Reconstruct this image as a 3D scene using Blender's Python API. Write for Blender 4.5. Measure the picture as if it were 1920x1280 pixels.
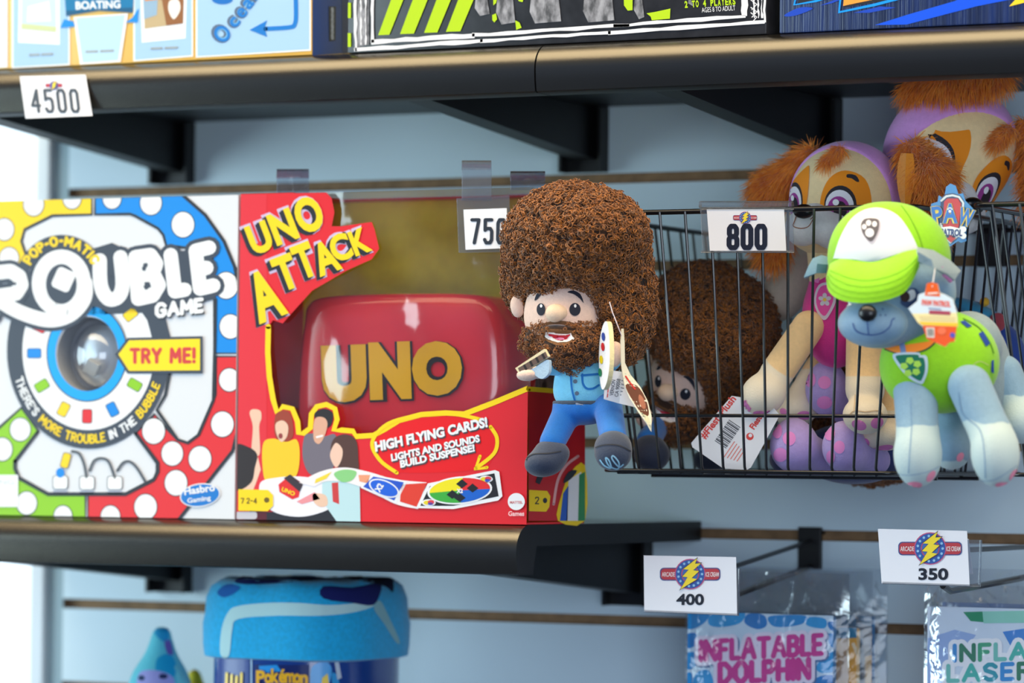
import bpy, bmesh, math, random
import numpy as np
from mathutils import Vector, Matrix
from mathutils.bvhtree import BVHTree
from mathutils.geometry import tessellate_polygon, delaunay_2d_cdt

scene = bpy.context.scene
for o in list(bpy.data.objects):
    bpy.data.objects.remove(o)
COL = scene.collection
R_ = math.radians

# ------------------------------------------------------------------ camera
FPX = 7200.0                       # 135 mm on a 36 mm frame, 1920 px wide
TH = math.atan(7200.0 / 13960.0)   # the camera looks a little to the left along the wall
PITCH = math.atan(225.0 / 7200.0)
ROLL = 0.010
CAM = Vector((0.0, -3.048, 1.30))
F0 = Vector((-math.sin(TH), math.cos(TH), 0)); R0 = Vector((math.cos(TH), math.sin(TH), 0)); U0 = Vector((0, 0, 1))
CF = F0 * math.cos(PITCH) + U0 * math.sin(PITCH)
UP1 = -F0 * math.sin(PITCH) + U0 * math.cos(PITCH)
CR = R0 * math.cos(ROLL) + UP1 * math.sin(ROLL)
CU = -R0 * math.sin(ROLL) + UP1 * math.cos(ROLL)
cd = bpy.data.cameras.new('camera'); cam = bpy.data.objects.new('camera', cd); COL.objects.link(cam)
M = Matrix.Identity(4)
for i, v in enumerate((CR, CU, -CF)):
    for j in range(3):
        M[j][i] = v[j]
M.translation = CAM
cam.matrix_world = M
cd.sensor_width = 36.0; cd.lens = FPX * 36.0 / 1920.0; cd.clip_start = 0.05; cd.clip_end = 60
cd.dof.use_dof = True; cd.dof.focus_distance = 2.985; cd.dof.aperture_fstop = 4.6
scene.camera = cam

# ------------------------------------------------------------------ light
scene.view_settings.view_transform = 'Standard'; scene.view_settings.look = 'None'
scene.view_settings.gamma = 1.0; scene.view_settings.use_curve_mapping = False
scene.view_settings.exposure = 0.0
world = bpy.data.worlds.new('shop_surroundings'); scene.world = world; world.use_nodes = True
def build_world():
    nt = world.node_tree; nt.nodes.clear()
    out = nt.nodes.new('ShaderNodeOutputWorld'); bg = nt.nodes.new('ShaderNodeBackground')
    tc = nt.nodes.new('ShaderNodeTexCoord')
    sep = nt.nodes.new('ShaderNodeSeparateXYZ'); nt.links.new(tc.outputs['Generated'], sep.inputs[0])
    ramp = nt.nodes.new('ShaderNodeValToRGB')          # floor - shop - ceiling
    e = ramp.color_ramp.elements
    e[0].position = 0.0; e[0].color = (.05, .055, .07, 1)
    e[1].position = 1.0; e[1].color = (1.5, 1.12, .66, 1)
    for p, c in ((.42, (.07, .09, .16, 1)), (.58, (.18, .26, .46, 1)), (.76, (.40, .42, .44, 1))):
        q = e.new(p); q.color = c
    mr = nt.nodes.new('ShaderNodeMapRange'); mr.inputs[1].default_value = -1; mr.inputs[2].default_value = 1
    nt.links.new(sep.outputs[2], mr.inputs[0]); nt.links.new(mr.outputs[0], ramp.inputs[0])
    # the open sky on the window side (behind the wall, far left)
    dt = nt.nodes.new('ShaderNodeVectorMath'); dt.operation = 'DOT_PRODUCT'
    nt.links.new(tc.outputs['Generated'], dt.inputs[0]); dt.inputs[1].default_value = Vector((-.62, .76, .12)).normalized()
    m2 = nt.nodes.new('ShaderNodeMapRange'); m2.inputs[1].default_value = .70; m2.inputs[2].default_value = .93
    nt.links.new(dt.outputs['Value'], m2.inputs[0])
    mx = nt.nodes.new('ShaderNodeMix'); mx.data_type = 'RGBA'
    nt.links.new(m2.outputs[0], mx.inputs[0]); nt.links.new(ramp.outputs[0], mx.inputs[6]); mx.inputs[7].default_value = (2.2, 2.5, 2.6, 1)
    nt.links.new(mx.outputs[2], bg.inputs[0]); bg.inputs[1].default_value = 1.0
    nt.links.new(bg.outputs[0], out.inputs[0])
build_world()

def area(name, loc, target, sx, sy, power, col):
    l = bpy.data.lights.new(name, 'AREA'); l.shape = 'RECTANGLE'; l.size = sx; l.size_y = sy; l.energy = power; l.color = col
    o = bpy.data.objects.new(name, l); COL.objects.link(o); o.location = loc
    d = Vector(target) - Vector(loc); o.rotation_euler = d.to_track_quat('-Z', 'Y').to_euler()
    return o
cp_ = area('ceiling_panel', (-1.0, -.95, 3.0), (-1.0, -.95, 0), 3.8, 1.2, 84, (1, .82, .54)); cp_.rotation_euler = (0, 0, 0)
area('shop_window', (-4.7, -1.9, 1.35), (-1.5, -.2, 1.3), 2.2, 2.2, 112, (.72, .94, 1.0))
area('front_fill', (1.3, -4.4, 1.2), (-1.2, -.3, 1.25), 2.4, 2.0, 92, (.76, .87, 1.0))  # unseen cool fill light, added to brighten the wall and fronts

# ------------------------------------------------------------------ picture point -> place in the shop
S = 0.000416
def ray(px, py):
    return (CF + CR * ((px - 960.0) / FPX) - CU * ((py - 640.0) / FPX))
def W(px, py, Y):
    d = ray(px, py); return CAM + d * ((Y - CAM.y) / d.y)
def WX(px, py, X):
    d = ray(px, py); return CAM + d * ((X - CAM.x) / d.x)
def WZ(px, py, Z):
    d = ray(px, py); return CAM + d * ((Z - CAM.z) / d.z)

# ------------------------------------------------------------------ materials
def lin(c):
    r = []
    for v in c:
        v = v / 255.0
        r.append(v / 12.92 if v <= .04045 else ((v + .055) / 1.055) ** 2.4)
    return (r[0], r[1], r[2], 1.0)
_mc = {}
def mat(name, col, rough=.5, metal=0.0, bump=0.0, bscale=600.0, vary=0.0, vscale=40.0, sheen=0.0, coat=0.0, col2=None, trans=0.0, stretch=None):
    key = (name, tuple(col), rough, metal)
    if key in _mc: return _mc[key]
    m = bpy.data.materials.new(name); m.use_nodes = True; nt = m.node_tree
    b = nt.nodes['Principled BSDF']; b.inputs['Base Color'].default_value = lin(col)
    b.inputs['Roughness'].default_value = rough; b.inputs['Metallic'].default_value = metal
    if sheen: b.inputs['Sheen Weight'].default_value = sheen
    if coat: b.inputs['Coat Weight'].default_value = coat; b.inputs['Coat Roughness'].default_value = .12
    if trans: b.inputs['Transmission Weight'].default_value = trans
    tc = nt.nodes.new('ShaderNodeTexCoord'); src = tc.outputs['Object']
    if stretch:
        mp = nt.nodes.new('ShaderNodeMapping'); mp.inputs['Scale'].default_value = stretch
        nt.links.new(src, mp.inputs[0]); src = mp.outputs[0]
    if vary or col2:
        n = nt.nodes.new('ShaderNodeTexNoise'); n.inputs['Scale'].default_value = vscale; n.inputs['Detail'].default_value = 4
        nt.links.new(src, n.inputs['Vector'])
        mx = nt.nodes.new('ShaderNodeMix'); mx.data_type = 'RGBA'
        c2 = col2 if col2 else tuple(max(0, v * (1 - vary)) for v in col)
        mx.inputs[6].default_value = lin(col); mx.inputs[7].default_value = lin(c2)
        mr = nt.nodes.new('ShaderNodeMapRange'); mr.inputs[1].default_value = .35; mr.inputs[2].default_value = .65
        nt.links.new(n.outputs[0], mr.inputs[0]); nt.links.new(mr.outputs[0], mx.inputs[0]); nt.links.new(mx.outputs[2], b.inputs['Base Color'])
    if bump:
        n2 = nt.nodes.new('ShaderNodeTexNoise'); n2.inputs['Scale'].default_value = bscale; n2.inputs['Detail'].default_value = 2
        nt.links.new(src, n2.inputs['Vector'])
        bp = nt.nodes.new('ShaderNodeBump'); bp.inputs['Strength'].default_value = bump; bp.inputs['Distance'].default_value = .001
        nt.links.new(n2.outputs[0], bp.inputs['Height']); nt.links.new(bp.outputs[0], b.inputs['Normal'])
    _mc[key] = m
    return m
def ink(col, rough=.38):
    return mat('printed_ink', col, rough)
def fabric(col, name='plush_fabric', vary=.03):
    return mat(name, col, .85, bump=.35, bscale=900, vary=vary, vscale=300, sheen=.25)
def split_fabric(col, col2, point, normal, wav=0.0, soft=.0006):
    """fabric sewn from two colours that meet at a plane (object coordinates)"""
    m = fabric((col[0], col[1], col[2] + .001 * len(_mc)), 'two_tone_plush').copy(); nt = m.node_tree; b = nt.nodes['Principled BSDF']
    tc = [n for n in nt.nodes if n.type == 'TEX_COORD'][0]
    src = tc.outputs['Object']
    vm = nt.nodes.new('ShaderNodeVectorMath'); vm.operation = 'SUBTRACT'; nt.links.new(src, vm.inputs[0]); vm.inputs[1].default_value = point
    dt = nt.nodes.new('ShaderNodeVectorMath'); dt.operation = 'DOT_PRODUCT'; nt.links.new(vm.outputs[0], dt.inputs[0]); dt.inputs[1].default_value = normal
    val = dt.outputs['Value']
    if wav:
        wv = nt.nodes.new('ShaderNodeTexNoise'); wv.inputs['Scale'].default_value = 45; nt.links.new(src, wv.inputs['Vector'])
        ma = nt.nodes.new('ShaderNodeMath'); ma.operation = 'MULTIPLY_ADD'; nt.links.new(wv.outputs[0], ma.inputs[0]); ma.inputs[1].default_value = wav; nt.links.new(val, ma.inputs[2]); val = ma.outputs[0]
    mr = nt.nodes.new('ShaderNodeMapRange'); mr.inputs[1].default_value = -soft; mr.inputs[2].default_value = soft; nt.links.new(val, mr.inputs[0])
    mx = nt.nodes.new('ShaderNodeMix'); mx.data_type = 'RGBA'; nt.links.new(mr.outputs[0], mx.inputs[0])
    old = b.inputs['Base Color'].links[0].from_socket
    nt.links.new(old, mx.inputs[6]); mx.inputs[7].default_value = lin(col2); nt.links.new(mx.outputs[2], b.inputs['Base Color'])
    return m
def clear_film(name, gloss=.2, fres=.6, bump=.0, bscale=30.0, tint=(235, 240, 245), rough=.06, haze=0.0):
    key = ('film', name, gloss)
    if key in _mc: return _mc[key]
    m = bpy.data.materials.new(name); m.use_nodes = True; nt = m.node_tree; nt.nodes.clear()
    out = nt.nodes.new('ShaderNodeOutputMaterial'); tr = nt.nodes.new('ShaderNodeBsdfTransparent'); tr.inputs[0].default_value = lin(tint)
    gl = nt.nodes.new('ShaderNodeBsdfGlossy'); gl.inputs['Roughness'].default_value = rough
    lw = nt.nodes.new('ShaderNodeLayerWeight'); lw.inputs['Blend'].default_value = .35
    ma = nt.nodes.new('ShaderNodeMath'); ma.operation = 'MULTIPLY_ADD'; ma.inputs[1].default_value = fres; ma.inputs[2].default_value = gloss
    ma.use_clamp = True
    nt.links.new(lw.outputs['Fresnel'], ma.inputs[0])
    mx = nt.nodes.new('ShaderNodeMixShader'); nt.links.new(ma.outputs[0], mx.inputs[0]); nt.links.new(tr.outputs[0], mx.inputs[1]); nt.links.new(gl.outputs[0], mx.inputs[2])
    last = mx
    if haze:
        df = nt.nodes.new('ShaderNodeBsdfDiffuse'); df.inputs[0].default_value = (.8, .82, .85, 1)
        m2 = nt.nodes.new('ShaderNodeMixShader'); m2.inputs[0].default_value = haze
        nt.links.new(mx.outputs[0], m2.inputs[1]); nt.links.new(df.outputs[0], m2.inputs[2]); last = m2
    if bump:
        tc = nt.nodes.new('ShaderNodeTexCoord'); n = nt.nodes.new('ShaderNodeTexNoise'); n.inputs['Scale'].default_value = bscale; n.inputs['Detail'].default_value = 2.5
        n.inputs['Distortion'].default_value = 1.2
        nt.links.new(tc.outputs['Object'], n.inputs['Vector'])
        bp = nt.nodes.new('ShaderNodeBump'); bp.inputs['Strength'].default_value = bump; bp.inputs['Distance'].default_value = .01
        nt.links.new(n.outputs[0], bp.inputs['Height'])
        for q in (gl, lw): nt.links.new(bp.outputs[0], q.inputs['Normal'])
    nt.links.new(last.outputs[0], out.inputs[0])
    _mc[key] = m
    return m

# ------------------------------------------------------------------ things, parts
def tag(o, label=None, cat=None, group=None, kind=None):
    if label: o['label'] = label
    if cat: o['category'] = cat
    if group: o['group'] = group
    if kind: o['kind'] = kind
    return o
_root = {}
def thing(name, label, cat, loc, group=None):
    o = bpy.data.objects.new(name, None); COL.objects.link(o); o.location = loc; o.empty_display_size = .02
    _root[o] = Vector(loc)
    return tag(o, label, cat, group)
def origin_of(parent):
    return _root.get(parent, Vector((0, 0, 0)))
def link(name, me, parent=None, smooth=False, label=None):
    o = bpy.data.objects.new(name, me); COL.objects.link(o)
    if parent is not None:
        o.parent = parent; _root[o] = origin_of(parent)
    if smooth:
        me.polygons.foreach_set('use_smooth', [True] * len(me.polygons))
    if label: o['label'] = label
    return o
def mesh_from(name, v, f, mats, mi=None, parent=None, smooth=False, label=None):
    """one mesh object; world coordinates in, stored relative to its thing's base"""
    v = np.asarray([tuple(p) for p in v] if not isinstance(v, np.ndarray) else v, dtype=float).reshape(-1, 3)
    if parent is not None: org = np.array(origin_of(parent))
    else: org = np.array([(v[:, 0].min() + v[:, 0].max()) / 2, (v[:, 1].min() + v[:, 1].max()) / 2, v[:, 2].min()])
    me = bpy.data.meshes.new(name)
    if isinstance(f, np.ndarray):
        n = f.shape[1]; me.vertices.add(len(v)); me.vertices.foreach_set('co', (v - org).ravel())
        me.loops.add(f.size); me.loops.foreach_set('vertex_index', f.ravel().astype(np.int32))
        me.polygons.add(len(f)); me.polygons.foreach_set('loop_start', np.arange(0, f.size, n, dtype=np.int32))
        me.update(calc_edges=True)
    else:
        me.from_pydata((v - org).tolist(), [], f)
    for m in (mats if isinstance(mats, (list, tuple)) else [mats]): me.materials.append(m)
    if mi is not None: me.polygons.foreach_set('material_index', np.asarray(mi, dtype=np.int32))
    me.update()
    o = link(name, me, parent, smooth, label)
    if parent is None: o.location = org
    return o

class MB:
    """collects shapes, then links them as ONE mesh object"""
    def __init__(s): s.v = []; s.f = []; s.m = []; s.mats = []
    def mi(s, m):
        if m not in s.mats: s.mats.append(m)
        return s.mats.index(m)
    def add(s, v, f, m):
        b = len(s.v); s.v += [Vector(p) for p in v]; s.f += [tuple(i + b for i in q) for q in f]; s.m += [s.mi(m)] * len(f)
    def box(s, lo, hi, m, bev=0.0):
        lo, hi = Vector(lo), Vector(hi)
        if bev <= 0:
            v = [(x, y, z) for z in (lo.z, hi.z) for y in (lo.y, hi.y) for x in (lo.x, hi.x)]
            s.add(v, [(0, 2, 3, 1), (4, 5, 7, 6), (0, 1, 5, 4), (2, 6, 7, 3), (0, 4, 6, 2), (1, 3, 7, 5)], m); return
        bm = bmesh.new(); bmesh.ops.create_cube(bm, size=1.0)
        for p in bm.verts: p.co = Vector((lo[i] + (p.co[i] + .5) * (hi[i] - lo[i]) for i in range(3)))
        bmesh.ops.bevel(bm, geom=bm.edges[:], offset=bev, segments=2, profile=.5, affect='EDGES')
        bm.verts.index_update(); s.add([p.co.copy() for p in bm.verts], [[p.index for p in q.verts] for q in bm.faces], m); bm.free()
    def obox(s, c, ax, ay, az, m):
        """box from centre and three half-axis vectors"""
        c, ax, ay, az = Vector(c), Vector(ax), Vector(ay), Vector(az)
        v = [c + ax * x + ay * y + az * z for z in (-1, 1) for y in (-1, 1) for x in (-1, 1)]
        s.add(v, [(0, 2, 3, 1), (4, 5, 7, 6), (0, 1, 5, 4), (2, 6, 7, 3), (0, 4, 6, 2), (1, 3, 7, 5)], m)
    def tube(s, pts, r, m, n=8, closed=False, cap=True):
        pts = [Vector(p) for p in pts]; k = len(pts); rings = []
        rr = r if isinstance(r, (list, tuple)) else [r] * k
        ref = None
        for i, p in enumerate(pts):
            a = pts[(i - 1) % k] if (closed or i > 0) else p; b = pts[(i + 1) % k] if (closed or i < k - 1) else p
            t = (b - a).normalized()
            if ref is None: ref = t.orthogonal().normalized()
            u = (ref - t * ref.dot(t)); u = u.normalized() if u.length > 1e-9 else t.orthogonal().normalized(); ref = u; w = t.cross(u)
            rings.append([p + (u * math.cos(2 * math.pi * j / n) + w * math.sin(2 * math.pi * j / n)) * rr[i] for j in range(n)])
        f = []
        for i in range(k if closed else k - 1):
            i2 = (i + 1) % k
            for j in range(n): f.append((i * n + j, i * n + (j + 1) % n, i2 * n + (j + 1) % n, i2 * n + j))
        if cap and not closed: f += [tuple(range(n - 1, -1, -1)), tuple((k - 1) * n + j for j in range(n))]
        s.add([q for g in rings for q in g], f, m)
    def grid(s, rows, m, thick=None, closed_u=False):
        """surface through rows of points; thick = vector or length for a back face"""
        nr, nc = len(rows), len(rows[0]); v = [Vector(p) for r in rows for p in r]; f = []
        for i in range(nr - 1):
            for j in range(nc - 1 + (1 if closed_u else 0)):
                j2 = (j + 1) % nc
                f.append((i * nc + j, i * nc + j2, (i + 1) * nc + j2, (i + 1) * nc + j))
        if thick is not None:
            N = len(v)
            if isinstance(thick, (int, float)):
                nrm = [Vector((0, 0, 0)) for _ in v]
                for q in f:
                    nn = (v[q[1]] - v[q[0]]).cross(v[q[3]] - v[q[0]])
                    if nn.length < 1e-14: nn = (v[q[2]] - v[q[1]]).cross(v[q[0]] - v[q[1]])
                    for i in q: nrm[i] += nn
                bk = [p - (n_.normalized() if n_.length > 0 else Vector((0, 1, 0))) * thick for p, n_ in zip(v, nrm)]
            else: bk = [p + Vector(thick) for p in v]
            v += bk; f += [tuple(i + N for i in reversed(q)) for q in f[:]]
            bd = [i for i in range(nc)] + [r * nc + nc - 1 for r in range(1, nr)] + [(nr - 1) * nc + c for c in range(nc - 2, -1, -1)] + [r * nc for r in range(nr - 2, 0, -1)]
            for a, b in zip(bd, bd[1:] + bd[:1]): f.append((b, a, a + N, b + N))
        s.add(v, f, m)
    def prism(s, pts, ext, m, mside=None):
        """flat outline pushed along ext"""
        pts = [Vector(p) for p in pts]; n = len(pts); ext = Vector(ext)
        tri = tessellate_polygon([pts])
        s.add(pts + [p + ext for p in pts], [tuple(t) for t in tri] + [tuple(i + n for i in reversed(t)) for t in tri], m)
        b = len(s.v) - 2 * n
        s.f += [(b + i, b + (i + 1) % n, b + n + (i + 1) % n, b + n + i) for i in range(n)]; s.m += [s.mi(mside or m)] * n
    def lathe(s, prof, base, m, n=40, sq=0.0, ax=1.0, ay=1.0):
        base = Vector(base); v = []
        for r, z in prof:
            for j in range(n):
                a = 2 * math.pi * j / n; c, d = math.cos(a), math.sin(a)
                k = 1.0 / ((abs(c) ** (2 + sq) + abs(d) ** (2 + sq)) ** (1 / (2 + sq)))
                v.append(base + Vector((r * c * k * ax, r * d * k * ay, z)))
        f = [(i * n + j, i * n + (j + 1) % n, (i + 1) * n + (j + 1) % n, (i + 1) * n + j) for i in range(len(prof) - 1) for j in range(n)]
        f += [tuple(range(n - 1, -1, -1)), tuple((len(prof) - 1) * n + j for j in range(n))]
        s.add(v, f, m)
    def build(s, name, parent=None, smooth=False, label=None):
        o = mesh_from(name, s.v, s.f, s.mats, s.m, parent, smooth, label)
        if smooth:
            bm = bmesh.new(); bm.from_mesh(o.data); bmesh.ops.recalc_face_normals(bm, faces=bm.faces[:]); bm.to_mesh(o.data); bm.free()
            try: o.data.set_sharp_from_angle(angle=R_(38))
            except Exception: pass
        return o

# ------------------------------------------------------------------ soft shapes (distance fields -> one continuous surface)
def f_ell(c, r, rot=None):
    c = np.array(c); r = np.array(r); Rm = None if rot is None else np.array(rot)
    def f(P):
        p = P - c
        if Rm is not None: p = p @ Rm
        k0 = np.linalg.norm(p / r, axis=-1); k1 = np.linalg.norm(p / (r * r), axis=-1)
        return k0 * (k0 - 1) / np.maximum(k1, 1e-9)
    f.lo = c - r.max(); f.hi = c + r.max(); return f
def f_cone(a, b, ra, rb):
    a = np.array(a); b = np.array(b); ba = b - a; bb = (ba * ba).sum()
    def f(P):
        h = np.clip(((P - a) @ ba) / bb, 0, 1)
        return np.linalg.norm(P - a - h[..., None] * ba, axis=-1) - (ra + (rb - ra) * h)
    m = max(ra, rb); f.lo = np.minimum(a, b) - m; f.hi = np.maximum(a, b) + m; return f
def f_or(k, *fs):
    def f(P):
        d = fs[0](P)
        for g in fs[1:]:
            e = g(P); h = np.clip(.5 + .5 * (e - d) / k, 0, 1); d = e * (1 - h) + d * h - k * h * (1 - h)
        return d
    f.lo = np.min([g.lo for g in fs], axis=0) - k; f.hi = np.max([g.hi for g in fs], axis=0) + k; return f
def f_cut(g, p, n, k=.0015):
    """keep the side the normal points away from"""
    p = np.array(p); n = np.array(Vector(n).normalized())
    def f(P):
        d = g(P); e = (P - p) @ n; h = np.clip(.5 - .5 * (e - d) / k, 0, 1); return e * (1 - h) + d * h + k * h * (1 - h)
    f.lo = g.lo; f.hi = g.hi; return f
def f_sub(g, b, k=.001):
    def f(P):
        d = g(P); e = -b(P); h = np.clip(.5 - .5 * (e - d) / k, 0, 1); return e * (1 - h) + d * h + k * h * (1 - h)
    f.lo = g.lo; f.hi = g.hi; return f
def f_grow(g, t):
    def f(P): return g(P) - t
    f.lo = g.lo - t; f.hi = g.hi + t; return f
def surface(f, h):
    lo = f.lo - 2.5 * h; hi = f.hi + 2.5 * h
    n = np.ceil((hi - lo) / h).astype(int) + 1
    ax = [lo[i] + h * np.arange(n[i]) for i in range(3)]
    G = np.stack(np.meshgrid(*ax, indexing='ij'), -1); D = f(G); I = D < 0
    cs = n - 1; cnt = np.zeros(cs); acc = np.zeros((*cs, 3))
    def sl(o): return tuple(slice(o[i], o[i] + cs[i]) for i in range(3))
    cor = [(x, y, z) for x in (0, 1) for y in (0, 1) for z in (0, 1)]
    for a in cor:
        for k in range(3):
            if a[k] == 0:
                b = list(a); b[k] = 1; b = tuple(b)
                da, db = D[sl(a)], D[sl(b)]; cr = (da < 0) != (db < 0)
                t = np.where(cr, da / np.where(cr, da - db, 1), 0)
                for q in range(3):
                    acc[..., q] += np.where(cr, a[q] + (t if q == k else 0), 0)
                cnt += cr
    act = cnt > 0; idx = -np.ones(cs, dtype=np.int64); idx[act] = np.arange(act.sum())
    V = (np.argwhere(act) + acc[act] / cnt[act][:, None]) * h + lo
    F = []
    for k in range(3):
        u, w = (k + 1) % 3, (k + 2) % 3
        s0 = [slice(None)] * 3; s1 = [slice(None)] * 3; s0[k] = slice(0, -1); s1[k] = slice(1, None)
        A, B = I[tuple(s0)], I[tuple(s1)]
        E = np.argwhere(A != B); E = E[(E[:, u] > 0) & (E[:, w] > 0) & (E[:, u] < cs[u]) & (E[:, w] < cs[w])]
        fl = A[tuple(E.T)]
        def at(du, dw):
            e = E.copy(); e[:, u] -= du; e[:, w] -= dw; return idx[tuple(e.T)]
        q = np.stack([at(1, 1), at(0, 1), at(0, 0), at(1, 0)], 1)
        q[~fl] = q[~fl][:, ::-1]; F.append(q)
    return V, np.concatenate(F)
def soft(name, f, m, parent, h=.0018, label=None):
    V, F = surface(f, h)
    o = mesh_from(name, V, F, m, None, parent, True, label); o_bvh[o] = (V, F)
    return o
o_bvh = {}
def bvh(*objs):
    vs = []; fs = []; b = 0
    for o in objs:
        V, F = o_bvh[o]; vs += [Vector(p) for p in V]; fs += [tuple(int(i) + b for i in q) for q in F]; b += len(V)
    return BVHTree.FromPolygons(vs, fs)
def rotY(deg):
    """turn in the picture plane, counter-clockwise seen from the front"""
    a = R_(deg); return np.array([[math.cos(a), 0, -math.sin(a)], [0, 1, 0], [math.sin(a), 0, math.cos(a)]])
def rotZ(deg):
    a = R_(deg); return np.array([[math.cos(a), -math.sin(a), 0], [math.sin(a), math.cos(a), 0], [0, 0, 1]])
def E(px, py, Y, r, deg=0, yaw=0):
    rot = rotZ(yaw) @ rotY(deg)
    return f_ell(W(px, py, Y), [r[0] * S, r[1] * S, r[2] * S], rot)
def K(a, b, ra, rb):
    return f_cone(W(*a), W(*b), ra * S, rb * S)
def samples(V, F, n, rng):
    T = np.concatenate([F[:, [0, 1, 2]], F[:, [0, 2, 3]]]) if F.shape[1] == 4 else F
    a, b, c = V[T[:, 0]], V[T[:, 1]], V[T[:, 2]]; N = np.cross(b - a, c - a); A = np.linalg.norm(N, axis=1)
    i = rng.choice(len(T), n, p=A / A.sum()); u, w = rng.random(n), rng.random(n); m = u + w > 1; u[m] = 1 - u[m]; w[m] = 1 - w[m]
    P = a[i] + (b[i] - a[i]) * u[:, None] + (c[i] - a[i]) * w[:, None]
    return P, N[i] / np.maximum(A[i], 1e-15)[:, None]
def curls(P, N, rng, r0=.0018, r1=.0028, wire=.00042, turns=1.35, seg=9, lift=.0012):
    n = len(P); t = rng.normal(size=(n, 3)); u = np.cross(N, t); u /= np.linalg.norm(u, axis=1)[:, None]
    tilt = rng.uniform(-.9, .9, n)[:, None]; w = np.cross(N, u); w = w * np.cos(tilt) + N * np.sin(tilt) * 1.0
    ax = np.cross(u, w); rad = rng.uniform(r0, r1, n); c = P + N * (lift + rng.uniform(-.0008, .0022, n))[:, None]
    ph = rng.uniform(0, 6.28, n); V = []
    for k in range(seg):
        a = ph + turns * 2 * math.pi * k / (seg - 1); rr = rad * (1 - .35 * k / seg)
        rd = u * np.cos(a)[:, None] + w * np.sin(a)[:, None]
        q = c + rd * rr[:, None] + ax * ((k / (seg - 1) - .5) * .0026)
        for j in range(3):
            b = 2 * math.pi * j / 3
            V.append(q + (rd * math.cos(b) + ax * math.sin(b)) * wire)
    V = np.stack(V, 1).reshape(-1, 3); F = []
    for k in range(seg - 1):
        for j in range(3):
            F.append([k * 3 + j, k * 3 + (j + 1) % 3, (k + 1) * 3 + (j + 1) % 3, (k + 1) * 3 + j])
    F = np.array(F)[None] + (np.arange(n) * seg * 3)[:, None, None]
    return V, F.reshape(-1, 4)
def fur(P, D, rng, length=.012, width=.0006, droop=.004, seg=3):
    n = len(P); D = D / np.linalg.norm(D, axis=1)[:, None]
    side = np.cross(D, rng.normal(size=(n, 3))); side /= np.linalg.norm(side, axis=1)[:, None]
    L = length * rng.uniform(.6, 1.15, n); V = []
    for k in range(seg + 1):
        t = k / seg; q = P + D * (L * t)[:, None] + np.array([0, 0, -1.0]) * (droop * t * t * rng.uniform(.5, 1.3, n))[:, None]
        w = width * (1 - .85 * t) * .5; V += [q - side * w, q + side * w]
    V = np.stack(V, 1).reshape(-1, 3); m = 2 * (seg + 1)
    F = np.array([[2 * k, 2 * k + 1, 2 * k + 3, 2 * k + 2] for k in range(seg)])[None] + (np.arange(n) * m)[:, None, None]
    return V, F.reshape(-1, 4)

# ------------------------------------------------------------------ printed artwork
def circ(cx, cy, rx, ry=None, n=28, rot=0, a0=0, a1=360):
    ry = rx if ry is None else ry; o = []; c, s_ = math.cos(R_(rot)), math.sin(R_(rot))
    full = abs(a1 - a0) >= 360
    for i in range(n if full else n + 1):
        a = R_(a0 + (a1 - a0) * i / n); x, y = rx * math.cos(a), ry * math.sin(a); o.append((cx + x * c - y * s_, cy + x * s_ + y * c))
    return o
def rrect(cx, cy, w, h, r=0, rot=0):
    c, s_ = math.cos(R_(rot)), math.sin(R_(rot)); o = []
    r = min(r, w / 2, h / 2)
    for sx, sy, a in ((1, 1, 0), (-1, 1, 90), (-1, -1, 180), (1, -1, 270)):
        for k in range(5 if r else 1):
            t = R_(a + 90 * k / 4); o.append((sx * (w / 2 - r) + r * math.cos(t) * (1 if r else 0), sy * (h / 2 - r) + r * math.sin(t) * (1 if r else 0)))
    return [(cx + x * c - y * s_, cy + x * s_ + y * c) for x, y in o]
def curve(pts, n=6, closed=True):
    k = len(pts); o = []
    for i in range(k if closed else k - 1):
        p = [pts[(i + d) % k] if closed else pts[min(max(i + d, 0), k - 1)] for d in (-1, 0, 1, 2)]
        for j in range(n):
            t = j / n
            o.append(tuple(.5 * (2 * p[1][q] + (p[2][q] - p[0][q]) * t + (2 * p[0][q] - 5 * p[1][q] + 4 * p[2][q] - p[3][q]) * t * t + (3 * p[1][q] - p[0][q] - 3 * p[2][q] + p[3][q]) * t ** 3) for q in range(len(pts[0]))))
    if not closed: o.append(tuple(pts[-1]))
    return o
def clip_poly(pts, cp):
    n = len(cp); ar = sum(cp[i][0] * cp[(i + 1) % n][1] - cp[(i + 1) % n][0] * cp[i][1] for i in range(n)); sg = 1 if ar > 0 else -1
    for i in range(n):
        a, b = cp[i], cp[(i + 1) % n]
        def sd(p): return sg * ((b[0] - a[0]) * (p[1] - a[1]) - (b[1] - a[1]) * (p[0] - a[0]))
        out = []
        for j in range(len(pts)):
            p, q = pts[j], pts[(j + 1) % len(pts)]; dp, dq = sd(p), sd(q)
            if dp >= 0: out.append(p)
            if dp * dq < 0: t = dp / (dp - dq); out.append((p[0] + (q[0] - p[0]) * t, p[1] + (q[1] - p[1]) * t))
        pts = out
        if len(pts) < 3: return []
    return pts
_gc = {}
def glyph_mesh(s, bold):
    k = (s, bold)
    if k not in _gc:
        cu = bpy.data.curves.new('lettering', 'FONT'); cu.body = s; cu.size = 1; cu.offset = bold; cu.resolution_u = 4
        ob = bpy.data.objects.new('lettering', cu); me = bpy.data.meshes.new_from_object(ob)
        v = [(p.co.x, p.co.y) for p in me.vertices]; f = [tuple(p.vertices) for p in me.polygons]
        bpy.data.objects.remove(ob); bpy.data.curves.remove(cu); bpy.data.meshes.remove(me)
        _gc[k] = (v, f)
    return _gc[k]
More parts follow.
